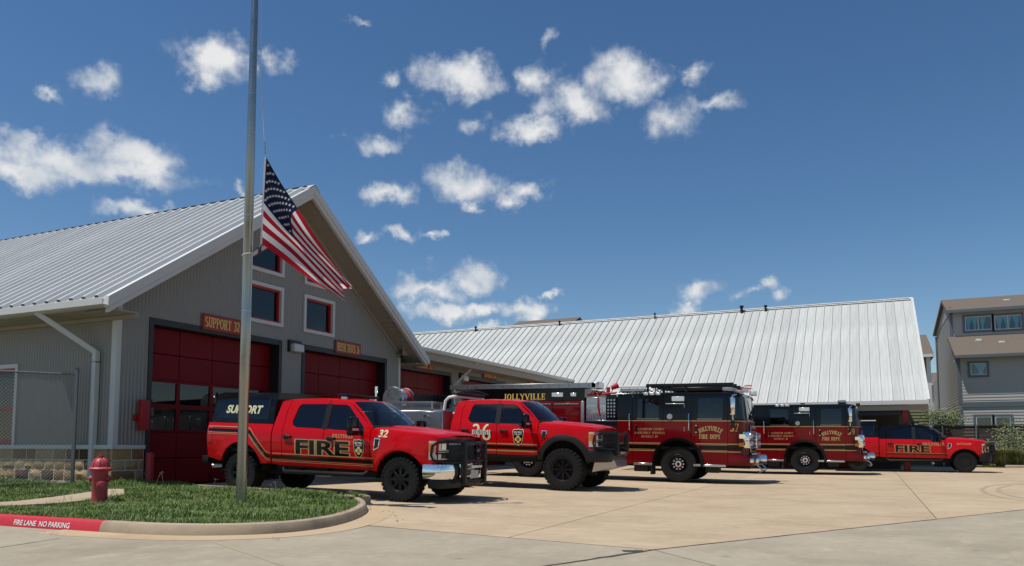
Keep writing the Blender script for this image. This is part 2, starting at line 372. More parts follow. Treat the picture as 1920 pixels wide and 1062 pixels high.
def serif_text(txt, h, thick=.19, thin=.085, track=.10, serif=True, arc=None, align='C', sx=1.0):
    """list of (verts2d, faces) quads; origin bottom centre"""
    quads = []; x = 0.0
    for ch in txt:
        wd, strokes = GL[ch]
        for st_ in strokes:
            L = []; n = len(st_); closed = (abs(st_[0][0] - st_[-1][0]) + abs(st_[0][1] - st_[-1][1]) < 1e-3) and n > 4
            for i in range(n):
                if closed: a, b = st_[i - 1 if i else n - 2], st_[(i + 1) if i < n - 1 else 1]
                else: a, b = st_[max(i - 1, 0)], st_[min(i + 1, n - 1)]
                dx, dy = b[0] - a[0], b[1] - a[1]; l = math.hypot(dx, dy) or 1; dx /= l; dy /= l
                wv_ = thin + (thick - thin) * abs(dy) ** 1.3
                if n == 2 and dx * dy > .12: wv_ = thin + .03
                px, py = st_[i]
                py = py * (1 - thin) + thin / 2
                L.append(((px - dy * wv_ / 2, py + dx * wv_ / 2), (px + dy * wv_ / 2, py - dx * wv_ / 2)))
            for i in range(n - 1): quads.append([(x + p[0], p[1]) for p in (L[i][0], L[i][1], L[i + 1][1], L[i + 1][0])])
            if serif and not closed:
                for e, q in ((0, 1), (-1, -2)):
                    ex, ey = st_[e]; dx, dy = ex - st_[q][0], ey - st_[q][1]; l = math.hypot(dx, dy) or 1
                    if abs(dy) / l > .6 and (ey < .02 or ey > .98):
                        yy = 0 if ey < .5 else 1 - thin * .8
                        hw = thick * .95
                        quads.append([(x + ex - hw, yy), (x + ex + hw, yy), (x + ex + hw, yy + thin * .8), (x + ex - hw, yy + thin * .8)])
                    elif abs(dx) / l > .9 and ch in 'EFLTC27' and n == 2:
                        s_ = -1 if ey > .6 else 1
                        if .4 < ey < .6: s_ = 0
                        y0 = ey * (1 - thin) + thin / 2
                        quads.append([(x + ex - .03, y0 - .13 + .11 * s_), (x + ex + .04, y0 - .13 + .11 * s_), (x + ex + .04, y0 + .13 + .11 * s_), (x + ex - .03, y0 + .13 + .11 * s_)])
        x += wd + track
    W_ = x - track; out = []
    for q in quads:
        pts = []
        for (a, b) in q:
            a = (a - W_ / 2) * sx
            if arc:   # bend on a circle of radius arc (in letter heights), centre below
                t = a / arc; rr = arc + b; pts.append((rr * math.sin(t) * h, (rr * math.cos(t) - arc) * h))
            else: pts.append((a * h, b * h))
        out.append(pts)
    return out, W_ * sx * h
def put_quads(bld, quads, fn, eps=.0006, k0=0):
    """fn(u, v, lift) -> 3-D point; strokes that overlap are lifted a hair one over the other"""
    for i, q in enumerate(quads):
        l = (i % 5) * eps
        bld.add([fn(u, v, l) for (u, v) in q], [(0, 1, 2, 3)])
def zg(x, y):
    t = min(1, max(0, (y - 8.6) / 3.2)); t = t * t * (3 - 2 * t)
    return .016 * min(11.3, max(0.0, -4.2 - x)) * t
# ------------------------------------------------------------------ ground, apron, street
def poly_sheet(name, pts, m, parent=None, lift=0.0, step=1.2, zf=zg, thick=0.0, kind=None):
    tri = tessellate_polygon([[Vector((p[0], p[1], 0)) for p in pts]])
    bm = bmesh.new(); vs = [bm.verts.new((p[0], p[1], 0)) for p in pts]
    for t in tri:
        try: bm.faces.new([vs[i] for i in t])
        except ValueError: pass
    if step:
        for ax in (0, 1):
            lo, hi = min(p[ax] for p in pts), max(p[ax] for p in pts); k = math.floor(lo / step) + 1
            while k * step < hi and k * step < 60:
                no = [0, 0, 0]; co = [0, 0, 0]; no[ax] = 1; co[ax] = k * step
                bmesh.ops.bisect_plane(bm, geom=bm.verts[:] + bm.edges[:] + bm.faces[:], plane_co=co, plane_no=no, dist=1e-4); k += 1
    for v in bm.verts: v.co.z = (zf(v.co.x, v.co.y) if zf else 0) + lift
    bmesh.ops.recalc_face_normals(bm, faces=bm.faces)
    if sum(f.normal.z for f in bm.faces) < 0: bmesh.ops.reverse_faces(bm, faces=bm.faces)
    if thick:
        ee = [e for e in bm.edges if len(e.link_faces) == 1]
        r = bmesh.ops.extrude_edge_only(bm, edges=ee)
        for v in r['geom']:
            if isinstance(v, bmesh.types.BMVert): v.co.z -= thick
    me = bpy.data.meshes.new(name); bm.to_mesh(me); bm.free()
    o = link_mesh(name, me, m, parent)
    if kind: o['kind'] = kind
    return o
def clip(poly, a, n):
    out = []
    for i in range(len(poly)):
        p, q = poly[i], poly[(i + 1) % len(poly)]
        dp = (p[0] - a[0]) * n[0] + (p[1] - a[1]) * n[1]; dq = (q[0] - a[0]) * n[0] + (q[1] - a[1]) * n[1]
        if dp >= 0: out.append(p)
        if dp * dq < 0:
            t = dp / (dp - dq); out.append((p[0] + (q[0] - p[0]) * t, p[1] + (q[1] - p[1]) * t))
    return out
g = B(); g.add([(-700, -700, -.12), (700, -700, -.12), (700, 900, -.12), (-700, 900, -.12)], [(0, 1, 2, 3)])
tag(g.build('ground', 'far_ground'), 'flat dry ground running to the horizon', 'ground', kind='structure')
V0 = on_z(1226, 1031); V1 = on_z(1745, 975); V0 = (V0.x, V0.y); V1 = (V1.x, V1.y)
dd_ = Vector((V1[0] - V0[0], V1[1] - V0[1])).normalized(); nrm = (-dd_.y, dd_.x)
VL = on_z(690, 986); VL = (VL.x, VL.y)
apron = poly_sheet('apron', [(-15.6, 9.5), (VL[0], VL[1]), V0, (V0[0] + dd_.x * 60, V0[1] + dd_.y * 60), (30, 46.5), (-15.6, 46.5)], 'joint', lift=-.05, step=1.2)
tag(apron, 'tan concrete apron in front of the engine bays', 'apron', kind='structure')
XB = [-15.42, -9.3, -4.2, .9, 6.0, 11.1, 16.2, 22, 30]; YB = [7.5, 13.6, 18.4, 23.4, 28.6, 33.8, 39.2, 46.5]
gp = .008
for i in range(len(XB) - 1):
    for j in range(len(YB) - 1):
        q = .003 if j else 0
        pl = [(XB[i] + gp, YB[j] + q), (XB[i + 1] - gp, YB[j] + q), (XB[i + 1] - gp, YB[j + 1] - q), (XB[i] + gp, YB[j + 1] - q)]
        pl = clip(pl, (V0[0] + nrm[0] * .012, V0[1] + nrm[1] * .012), nrm)
        if len(pl) >= 3: pl = clip(pl, (VL[0], VL[1] + .012), (-(V0[1] - VL[1]), V0[0] - VL[0]))
        if len(pl) >= 3 and i < 3 and j == 0 and XB[i + 1] < -8: continue
        if len(pl) >= 3: poly_sheet('slab', pl, 'apron', apron, thick=.045)
pl = [(XB[0], 12.75), (XB[1] - gp, 11.2), (XB[1] - gp, 13.597), (XB[0], 13.597)]
poly_sheet('slab', pl, 'apron', apron, thick=.045)
J1 = on_z(1345, 1062); J2 = on_z(1015, 1062)
def ext(a, b, k): return (a[0] + (b[0] - a[0]) * k, a[1] + (b[1] - a[1]) * k)
e1 = ext(V0, J1, 6); e2 = ext(V0, J2, 6)
far_d = (V0[0] + dd_.x * 60, V0[1] + dd_.y * 60)
street = poly_sheet('street', [(-60, -14), (40, -14), (40, far_d[1]), far_d, V0, VL, (-8.5, 10.2), (-60, 10.2)], 'joint', lift=-.055, step=0, zf=None)
tag(street, 'grey concrete street along the kerb', 'street', kind='structure')
poly_sheet('slab', [V0, ext(V0, J1, 6), (40, -14), (40, far_d[1]), far_d], 'street', street, step=0, zf=None, lift=-.001)
def inset(poly, dlt):
    c = (sum(p[0] for p in poly) / len(poly), sum(p[1] for p in poly) / len(poly)); out = []
    for p in poly:
        l = math.hypot(p[0] - c[0], p[1] - c[1]); out.append((p[0] + (c[0] - p[0]) / l * dlt, p[1] + (c[1] - p[1]) / l * dlt))
    return out
poly_sheet('slab', inset([V0, e2, e1], .022), 'street', street, step=0, zf=None, lift=-.001)
poly_sheet('slab', [(V0[0] - .02, V0[1] - .02), (VL[0], VL[1] - .02), (-8.5, 10.15), (-60, 10.15), (-60, -14), (e2[0] - .02, e2[1])], 'street', street, step=0, zf=None, lift=-.001)
def strip(name, pts, wd, m, parent=None, lift=.004, zf=zg, taper=False):
    b = B(); n = len(pts)
    for i in range(n):
        a = Vector(pts[max(i - 1, 0)][:2]); c = Vector(pts[min(i + 1, n - 1)][:2]); d = (c - a).normalized(); p = Vector(pts[i][:2])
        wv_ = wd * (random.uniform(.6, 1.4) if taper else 1)
        l, r = p + Vector((-d.y, d.x)) * wv_ / 2, p - Vector((-d.y, d.x)) * wv_ / 2
        b.v += [(l.x, l.y, (zf(l.x, l.y) if zf else 0) + lift), (r.x, r.y, (zf(r.x, r.y) if zf else 0) + lift)]
        if i: b.f.append((2 * i - 2, 2 * i - 1, 2 * i + 1, 2 * i))
    return b.build(name, m, parent)
def wob(pa, pb, n, amp):
    a, b = on_z(*pa), on_z(*pb); return [(a.x + (b.x - a.x) * i / n + random.uniform(-amp, amp), a.y + (b.y - a.y) * i / n + random.uniform(-amp, amp)) for i in range(n + 1)]
strip('joint_seal', wob((1228, 1031), (1745, 975), 30, .006), .028, 'joint', street, .003, None, True)
strip('joint_seal', wob((1745, 975), (1920, 956), 14, .006), .026, 'joint', street, .003, None, True)
strip('joint_seal', wob((1228, 1031), (1010, 1064), 14, .012), .05, 'joint', street, .003, None, True)
strip('joint_seal', wob((1165, 1034), (1203, 1034), 6, .02), .10, 'joint', street, .0045, None, True)
strip('joint_seal', wob((398, 1016), (530, 1061), 12, .008), .02, 'gutter_pan', street, .003, None, True)
strip('joint_seal', wob((0, 1027), (112, 1010), 8, .006), .018, 'joint', street, .003, None, True)
mat('skid', (.335, .255, .165), .85, var=.12, vscale=3)
for pts in ([(1925, 940), (1880, 934), (1848, 925), (1840, 918), (1852, 912), (1885, 908), (1925, 906)], [(1925, 936), (1895, 930), (1872, 922), (1872, 916), (1895, 910), (1925, 908)]):
    W_ = [on_z(*p) for p in pts]; path = []
    for i in range(len(W_) - 1):
        for k in range(5): path.append(W_[i].lerp(W_[i + 1], k / 5))
    tag(strip('tyre_mark', path, .10, 'skid', apron, .003))
Yl = on_z(1838, 872); Yr = on_z(1874, 884)
tag(strip('parking_line', [on_z(1838, 873), on_z(1856, 879), on_z(1874, 884)], .12, 'yellow_paint', apron, .004))

# ------------------------------------------------------------------ kerb and lawn
kp = [on_z(*p) for p in ((100, 993), (185, 999), (300, 1005), (400, 1006), (500, 1003), (580, 996), (640, 985), (676, 974), (690, 965), (684, 957), (664, 949))]
kp = [(p.x, p.y) for p in kp]; YK = kp[1][1]
kp[0] = (kp[0][0], YK + .0); kp += [(-8.5, 11.75), (-9.5, 12.25), (-10.6, 12.5), (-12.5, 12.62), (-15.3, 12.72)]
def smooth_path(P, n=6):
    out = []
    for i in range(len(P) - 1):
        p0, p1, p2, p3 = P[max(i - 1, 0)], P[i], P[i + 1], P[min(i + 2, len(P) - 1)]
        for k in range(n):
            t = k / n; t2, t3 = t * t, t * t * t
            out.append(tuple(.5 * (2 * p1[j] + (p2[j] - p0[j]) * t + (2 * p0[j] - 5 * p1[j] + 4 * p2[j] - p3[j]) * t2 + (3 * p1[j] - p0[j] - 3 * p2[j] + p3[j]) * t3) for j in (0, 1)))
    return out + [tuple(P[-1])]
kpath = smooth_path(kp)
red_end = kpath.index(min(kpath, key=lambda p: math.hypot(p[0] - on_z(185, 999).x, p[1] - on_z(185, 999).y)))
def sweep(path, prof, name, m, parent=None, zf=zg, ang=35):
    b = B(); n = len(path); k = len(prof)
    for i, p in enumerate(path):
        a = Vector(path[max(i - 1, 0)]); c = Vector(path[min(i + 1, n - 1)]); d = (c - a).normalized(); nn = Vector((-d.y, d.x))
        for (o, z) in prof: q = Vector(p) + nn * o; b.v.append((q.x, q.y, zf(p[0], p[1]) + z))
        if i:
            for j in range(k - 1): b.f.append(((i - 1) * k + j, (i - 1) * k + j + 1, i * k + j + 1, i * k + j))
    b.f += [tuple(range(k)), tuple(range((n - 1) * k, n * k))]
    return b.build(name, m, parent, ang=ang)
KPROF = [(0, -.06), (.0, .0), (.025, .10), (.05, .138), (.085, .15), (.165, .15), (.165, -.05)]
kerb = sweep(kpath[red_end:], KPROF, 'kerb', 'kerb')
tag(kerb, 'rounded tan concrete kerb round the nose of the lawn island', 'kerb', kind='structure')
redk = sweep([(-60, YK), (-30, YK)] + kpath[:red_end + 1], KPROF, 'painted_kerb', 'kerb_red')
tag(redk, 'red painted kerb lettered FIRE LANE NO PARKING', 'kerb', kind='structure')
gpath = kpath[2:62]
gut = sweep(gpath, [(-.42, -.03), (-.42, .0035), (-.2, .006), (.0, .010), (.01, -.03)], 'gutter', 'gutter_pan', ang=30)
tag(gut, 'sandy concrete gutter along the foot of the kerb', 'gutter', kind='structure')
vs_, fs_ = bfont('FIRE LANE  NO PARKING', .118, .0014, .95)
pa, pb = on_z(22, 988), on_z(130, 995); cx_ = (pa.x + pb.x) / 2
lt = B(); wtx = max(v[0] for v in vs_) - min(v[0] for v in vs_); ksc = (pb.x - pa.x) / wtx
def kl(v):
    z = .030 + v[1] * .85
    X_ = cx_ + v[0] * ksc; yk = YK
    for a_, b_ in zip(kpath, kpath[1:]):
        if a_[0] <= X_ <= b_[0]: yk = a_[1] + (b_[1] - a_[1]) * (X_ - a_[0]) / (b_[0] - a_[0]); break
    return (X_, yk + .025 * min(1, z / .10) + (.025 * max(0, (z - .10) / .038)) - .006, z)
lt.add([kl(v) for v in vs_], fs_); lt.build('lettering', 'white_paint', redk)
IN = [(p[0], p[1]) for p in kpath]
def inner(path, o):
    out = []
    for i, p in enumerate(path):
        a = Vector(path[max(i - 1, 0)]); c = Vector(path[min(i + 1, len(path) - 1)]); d = (c - a).normalized(); out.append((p[0] - d.y * o, p[1] + d.x * o))
    return out
lawn_edge = inner(kpath, .15)
lawn_poly = [(-34, YK + .15)] + lawn_edge + [(-15.3, 12.1), (-34, 12.1)]
def zl(x, y): return zg(x, y) + .115 + .03 * math.sin(x * 1.3 + 2) * math.sin(y * 1.7)
lawn = poly_sheet('lawn_soil', lawn_poly, 'soil', None, step=.6, zf=zl)
tag(lawn, 'soil bed of the lawn island inside the kerb', 'soil', kind='structure')
pth = [(-24, 10.35)] + [tuple(on_z(x, y, .2)[:2]) for x, y in ((0, 937), (170, 926.5), (206, 924), (232, 924), (234, 931), (190, 934), (120, 938), (0, 943))] + [(-24, 10.1)]
walk = poly_sheet('path', pth, 'kerb', None, lift=.03, step=.6, zf=lambda x, y: max(zl(x, y), zg(x, y) + .12), thick=.06)
tag(walk, 'narrow concrete path crossing the lawn beside the hydrant', 'path', kind='structure')
def inside(p, poly):
    c = False; n = len(poly); j = n - 1
    for i in range(n):
        if (poly[i][1] > p[1]) != (poly[j][1] > p[1]) and p[0] < (poly[j][0] - poly[i][0]) * (p[1] - poly[i][1]) / (poly[j][1] - poly[i][1]) + poly[i][0]: c = not c
        j = i
    return c
def blades(name, n, region, m, hmin, hmax, excl=None, wd=.0042):
    b = B(); x0, x1 = min(p[0] for p in region), max(p[0] for p in region); y0, y1 = min(p[1] for p in region), max(p[1] for p in region); k = 0
    while k < n:
        x, y = random.uniform(x0, x1), random.uniform(y0, y1)
        if not inside((x, y), region) or (excl and inside((x, y), excl)): continue
        k += 1
        cl = .5 + .5 * math.sin(x * 3.1 + 1.3 * math.sin(y * 2.7)) * math.sin(y * 3.7 + x)
        bare = math.sin(x * 2.3 + 4.0 * math.sin(y * 1.1)) + math.sin(y * 4.9 + x * 1.7)
        if bare > 1.25 and random.random() < .72: continue
        h = random.uniform(hmin, hmax) * (.42 + .75 * cl); a = random.uniform(0, 6.28); ln = random.uniform(.2, 1.0) * h; ca, sa = math.cos(a), math.sin(a)
        ww = wd * random.uniform(.6, 1.3); z = zl(x, y) - .01; px, py = -sa * ww, ca * ww
        b.add([(x - px, y - py, z), (x + px, y + py, z), (x + ca * ln * .45 + px * .8, y + sa * ln * .45 + py * .8, z + h * .7), (x + ca * ln * .45 - px * .8, y + sa * ln * .45 - py * .8, z + h * .7), (x + ca * ln, y + sa * ln, z + h * random.uniform(.75, 1))],
              [(0, 1, 2, 3), (3, 2, 4)])
    return b
near = [p for p in lawn_edge if p[0] > -20]; region = [(-20.5, YK + .13)] + inner(kpath, .13) + [(-15.35, 12.05), (-20.5, 12.05)]
grass = empty('grass', (0, 0, 0)); tag(grass, 'thick green grass covering the lawn island', 'grass', kind='stuff')
for i, (n, h0, h1) in enumerate([(46000, .06, .115), (36000, .07, .14), (30000, .05, .11), (7000, .06, .13)]):
    o = blades('blades', n, region, 'grass%d' % i, h0, h1, pth).build('blades', 'grass%d' % i, grass); o['kind'] = 'stuff'
b = B()
for i in range(26):   # a few tall seed stalks
    q = random.choice([(270, 917), (600, 948), (640, 950), (500, 935), (305, 921), (520, 938), (390, 926), (205, 930), (130, 945), (180, 945)])
    p = on_z(q[0] + random.uniform(-22, 22), q[1], .2); x, y, z = p.x, p.y, zl(p.x, p.y); a = random.uniform(0, 6.28); h = random.uniform(.16, .34)
    tip = (x + math.cos(a) * h * .35, y + math.sin(a) * h * .35, z + h)
    b.tube([(x, y, z), (x + math.cos(a) * h * .12, y + math.sin(a) * h * .12, z + h * .6), tip], .0022, 4)
    for k in range(4):
        a2 = a + random.uniform(-1.5, 1.5); b.tube([tip, (tip[0] + math.cos(a2) * .05, tip[1] + math.sin(a2) * .05, tip[2] + random.uniform(-.03, .03))], .002, 4)
o = b.build('seed_stalks', 'leaf_c', grass); o['kind'] = 'stuff'
deb = B()
for i in range(46):
    q = random.choice([(690, 957), (700, 961), (730, 971), (740, 977), (716, 964), (510, 1010), (95, 1001)]); p = on_z(q[0] + random.gauss(0, 8), q[1] + random.gauss(0, 1.5), .012)
    a = random.uniform(0, 6.28); l = random.uniform(.02, .06); z = zg(p.x, p.y) + .013
    deb.add([(p.x, p.y, z), (p.x + math.cos(a) * l, p.y + math.sin(a) * l, z + random.uniform(.002, .014)), (p.x + math.cos(a + .5) * l * .7, p.y + math.sin(a + .5) * l * .7, z)], [(0, 1, 2)])
tag(deb.build('leaf_litter', 'twig'), 'dry leaf litter gathered at the end of the kerb', 'leaf litter', kind='stuff')

# ------------------------------------------------------------------ front apparatus bay (gabled)
XW = -15.47; YC = 17.7; YWL, YWR = 12.0, 23.6
XO = -14.62                      # front edge of the roof overhang
RZ = on_y(585, 352, YC).z; EZ = (on_x(196, 566, XO).z + on_x(797, 668, XO).z) / 2
YE0, YE1 = 11.1, 24.25; SL = (RZ - EZ) / (YC - YE0)
def zr(y): return RZ - SL * abs(y - YC)
def corr(name, m, parent, plane, sgn, axis, u0, u1, zb, zt, holes=(), per=.10, amp=.014):
    """corrugated sheet on plane axis=const; holes (u0,u1,z0,z1 or fn)"""
    b = B(); n = int(round((u1 - u0) / (per / 4))); wave = [0, 1, 1, 0]
    cuts = sorted(set([u0 + (u1 - u0) * i / n for i in range(n + 1)] + [h[k] for h in holes for k in (0, 1) if u0 < h[k] < u1]))
    def pt(u, z):
        d = plane + sgn * amp * wave[int(round((u - u0) / (per / 4))) % 4]
        return (d, u, z) if axis == 'x' else (u, d, z)
    for a, c in zip(cuts, cuts[1:]):
        if c - a < 1e-5: continue
        mid = (a + c) / 2; hs = sorted([(h[2], h[3]) for h in holes if h[0] < mid < h[1]], key=lambda h: h[0])
        ta, tc_ = (zt(a), zt(c)) if callable(zt) else (zt, zt); bot = (zb, zb); segs = []
        for h in hs:
            h0 = (h[0], h[0]); h1 = (h[1](a), h[1](c)) if callable(h[1]) else (h[1], h[1])
            segs.append((bot, h0)); bot = h1
        segs.append((bot, (ta, tc_)))
        for s0, s1 in segs:
            if s1[0] - s0[0] > 1e-3 or s1[1] - s0[1] > 1e-3:
                b.add([pt(a, s0[0]), pt(c, s0[1]), pt(c, s1[1]), pt(a, s1[0])], [(0, 1, 2, 3)])
    return b.build(name, m, parent)
bay = empty('apparatus_bay', (XW, YC, 0)); bay_off = Vector((-XW, -YC, 0))
tag(bay, 'gabled grey corrugated metal fire station bay with ribbed metal roof', 'building')
def P_(o):  # geometry is written in world coordinates: shift it under its thing
    return o
def adopt(o, parent):
    """parent a world-coordinate object to a thing without moving it"""
    o.parent = parent; m = Matrix.Identity(4); p = parent
    loc = Vector((0, 0, 0))
    while p is not None: loc += p.location; p = p.parent
    o.location = Vector(o.location) - loc; return o
dz_top = (on_x(279, 595, XW).z + on_x(528.5, 637.6, XW).z + on_x(565.4, 645.5, XW).z + on_x(724.4, 674, XW).z) / 4
D1 = (on_x(279, 600, XW).y, on_x(528, 640, XW).y); D2 = (on_x(565.5, 645, XW).y, on_x(724.5, 674, XW).y)
wr0, wr1 = on_x(567.8, 600, XW).y, on_x(625.5, 600, XW).y
wz1 = (on_x(568, 551, XW).z + on_x(625, 566.5, XW).z) / 2; wz0 = (on_x(567.5, 622.5, XW).z + on_x(625, 633.5, XW).z) / 2
wl0, wl1 = on_x(530, 560, XW).y - (wr1 - wr0), on_x(530, 560, XW).y
uz0 = (on_x(530, 521, XW).z + on_x(568, 533, XW).z) / 2
uzt = lambda y: zr(y) - 1.15    # sloped heads of the two upper windows
CAPZ = 1.09
print('DOOR', dz_top, D1, D2, 'WIN', wl0, wl1, wr0, wr1, wz0, wz1, 'uz0', uz0, 'RZ', RZ, 'EZ', EZ, SL)
ug = .0
holes = [(D1[0], D1[1], -1, dz_top), (D2[0], D2[1], -1, dz_top), (wl0, wl1, wz0, wz1), (wr0, wr1, wz0, wz1), (wl0, wl1, uz0, uzt), (wr0, wr1, uz0, uzt)]
adopt(corr('gable_wall', 'siding', None, XW, 1, 'x', YWL, YWR, CAPZ, lambda y: zr(y) - .12, holes), bay)
adopt(corr('side_wall', 'siding', None, YWL, -1, 'y', -46, XW, CAPZ, EZ + .35, [(-20.7, on_y(33, 760, YWL).x, 1.1, on_y(33, 683, YWL).z)]), bay)
adopt(corr('side_wall', 'siding', None, YWR, 1, 'y', -46, XW, .1, EZ + .35), bay)
b = B(); b.box(-46.2, -46, YWL, YWR, 0, EZ); adopt(b.build('back_wall', 'siding'), bay)
b = B(); b.box(-46, XW - .9, YWL + .3, YWR - .3, .165, .178); adopt(b.build('floor', 'room_dark'), bay)
# corner trims, base cap, fascia
b = B(); b.box(XW - .14, XW + .03, YWL - .03, YWL + .10, CAPZ + .03, EZ + .25); adopt(b.build('corner_trim', 'trim', bev=.006), bay)
b = B(); b.box(XW - .14, XW + .03, YWR - .10, YWR + .03, .15, EZ + .05); adopt(b.build('corner_trim', 'trim', bev=.006), bay)
base = adopt(empty('stone_base'), bay); base.location = (0, 0, 0)
sb = empty('dummy'); bpy.data.objects.remove(sb)
def stone_mesh(wd, ht):
    b = B(); nx, nz = max(2, int(wd / .11)), 3
    def f(u, v):
        e = min(u * wd, (1 - u) * wd, v * ht, (1 - v) * ht); d = .0 if e < 1e-6 else .026 + random.uniform(-.018, .022)
        return (u * wd, -d, v * ht)
    b.grid(f, nx, nz); n = len(b.v)
    return b
def stone_run(p0, p1, outv):
    """courses of rough stones between two plan points, outward direction outv"""
    d = (Vector(p1) - Vector(p0)); L = d.length; d.normalize(); z = .10
    for r, ht in enumerate((.24, .245, .235, .25)):
        x = -random.uniform(0, .25) if r % 2 else 0.0
        while x < L - .04:
            wd = random.choice([.28, .36, .45, .52, .62, .70]); a = max(x, 0); e = min(x + wd, L)
            if L - e < .12: e = L
            if e - a > .06:
                sm = stone_mesh(e - a - .022, ht - .022)
                base_p = Vector((p0[0], p0[1], 0)) + Vector((d.x, d.y, 0)) * (a + .011); ov = Vector((outv[0], outv[1], 0))
                fn = lambda v, bp=base_p, zz=z: bp + Vector((d.x, d.y, 0)) * v.x - ov * v.y + Vector((0, 0, zz + .011 + v.z))
                o = sm.build('stone', 'stone%d' % random.choice([0, 0, 0, 3, 3, 4, 4, 1, 1, 2, 5]), None, fn=fn, ang=25)
                o.parent = base; o.location = -Vector(bay.location)
            x = e if e == L else x + wd
        z += ht
MO = .012
b = B(); b.box(-46, XW + .06, YWL - .085 + MO, YWL + .1, -.05, CAPZ - .02); b.box(XW - .1, XW + .085 - MO, YWL - .085 + MO, D1[0] - .06, -.05, CAPZ - .021)
b.box(XW - .3, XW + .07, D1[1] + .02, D2[0] - .02, -.05, CAPZ); b.box(XW - .3, XW + .07, D2[1] + .02, YWR + .02, -.05, CAPZ)
o = b.build('mortar_core', 'mortar'); o.parent = base; o.location = -Vector(bay.location)
stone_run((-27, YWL - .075), (XW + .08, YWL - .075), (0, -1)); stone_run((XW + .075, YWL - .075), (XW + .075, D1[0] - .06), (1, 0))
stone_run((XW + .07, D1[1] + .02), (XW + .07, D2[0] - .02), (1, 0)); stone_run((XW + .07, D2[1] + .02), (XW + .07, YWR + .02), (1, 0))
b = B(); b.box(-46, XW + .13, YWL - .13, YWL + .0, CAPZ - .02, CAPZ + .075); adopt(b.build('base_cap', 'trim', bev=.008), bay)
b = B(); b.box(XW - .02, XW + .128, YWL, D1[0] - .06, CAPZ - .021, CAPZ + .074); adopt(b.build('base_cap', 'trim', bev=.008), bay)
# roof: ribbed panels on both slopes
roof = empty('roof', (0, 0, 0), bay)
def rib_panel(name, width, ribs, x0, ya, za, yb, zb_, h=.095, rw=.095, m='roof_metal'):
    """one sheet from ridge (ya,za) to eave (yb,zb_), width along -x, ribs running down the slope"""
    xs = [(0, 0)]
    for k in range(ribs):
        c = width * (k + .5) / ribs; xs += [(c - rw, 0), (c - rw * .45, h), (c + rw * .45, h), (c + rw, 0)]
    xs.append((width + .002, 0)); L = math.hypot(ya - yb, za - zb_); ny = -(zb_ - za) / L * (1 if yb > ya else -1); ny = abs(za - zb_) / L * (1 if yb > ya else -1); nz = abs(ya - yb) / L
    b = B()
    for (x, q) in xs: b.v += [(-x, ya + ny * q, za + nz * q), (-x, yb + ny * q, zb_ + nz * q)]
    b.f = [(2 * i, 2 * i + 2, 2 * i + 3, 2 * i + 1) for i in range(len(xs) - 1)]
    return b
PW = .82; npn = 38
for sgn, ye in ((-1, YE0), (1, YE1)):
    pb_ = rib_panel('roof_panel', PW, 2, 0, YC + sgn * .06, RZ - .06 * SL, ye, zr(ye))
    first = None
    for k in range(npn):
        if first is None: first = pb_.build('roof_panel', 'roof_metal', roof); o = first
        else: o = first.copy(); col.objects.link(o)
        o.parent = roof; o.location = (XO - .14 - k * PW - bay.location.x, -bay.location.y, 0)
def adoptr(o, par=roof): o.parent = par; o.location = -Vector(bay.location); return o
b = B()
for sgn in (-1, 1): b.add([(XO, YC, RZ + .075), (-46, YC, RZ + .075), (-46, YC + sgn * .24, RZ + .075 - .24 * SL), (XO, YC + sgn * .24, RZ + .075 - .24 * SL), (XO, YC + sgn * .24, RZ + .055 - .24 * SL), (-46, YC + sgn * .24, RZ + .055 - .24 * SL)], [(0, 1, 2, 3), (3, 2, 5, 4)])
adoptr(b.build('ridge_cap', 'roof_metal'))
b = B(); b.box(-46, XO - .2, YC - .16, YC + .16, RZ - .14, RZ + .02); adoptr(b.build('ridge_vent', 'dark'))
b = B()   # deck under the panels
for sgn, ye in ((-1, YE0), (1, YE1)):
    b.add([(XO - .03, YC, RZ - .03), (-46, YC, RZ - .03), (-46, ye, zr(ye) - .03), (XO - .03, ye, zr(ye) - .03)], [(0, 1, 2, 3)])
adoptr(b.build('roof_deck', 'trim'))
for sgn, ye in ((-1, YE0), (1, YE1)):      # rake: metal flashing over a fascia board, drip board below
    L_ = lambda y, dz: (y, zr(y) + dz)
    q = [L_(YC, .05), L_(ye, .05), L_(ye, -.20), L_(YC, -.20)]
    b = B(); b.prism(q, 'x', XO - .14, XO); adoptr(b.build('rake_flashing', 'trim', bev=.008))
    q = [L_(YC, -.203), L_(ye + sgn * -.05, -.203), L_(ye + sgn * -.05, -.33), L_(YC, -.33)]
    b = B(); b.prism(q, 'x', XO - .16, XO - .03); adoptr(b.build('rake_board', 'trim', bev=.006))
    yy = [YC + (ye - YC) * i / 64 for i in range(65)]; b = B(); v = []
    for i, y in enumerate(yy):
        dz = -.26 - (.0 if i % 2 else .018)
        b.v += [(XO - .16, y, zr(y) + dz), (XW + .012, y, zr(y) + dz)]
        if i: b.f.append((2 * i - 2, 2 * i - 1, 2 * i + 1, 2 * i))
    adoptr(b.build('soffit', 'soffit'))
    yb = YWL if sgn < 0 else YWR
    q = [L_(YC, -.28), (yb, zr(yb) - .28), (yb, zr(yb) - .40), L_(YC, -.40)]
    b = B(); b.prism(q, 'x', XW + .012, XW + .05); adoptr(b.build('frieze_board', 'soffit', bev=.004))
gz = EZ
b = B(); b.prism([(YE0 - .13, gz + .0), (YE0 - .13, gz - .15), (YE0 - .02, gz - .17), (YE0 + .02, gz - .17), (YE0 + .02, gz + .0), (YE0 + .005, gz + .0), (YE0 + .005, gz - .14), (YE0 - .115, gz - .14), (YE0 - .115, gz + .0)], 'x', -46, XO - .02)
adoptr(b.build('gutter', 'trim', bev=.004))
b = B(); b.box(-46, XO - .16, YE0 + .02, YWL - .02, gz - .20, gz - .165); adoptr(b.build('eave_soffit', 'soffit'))
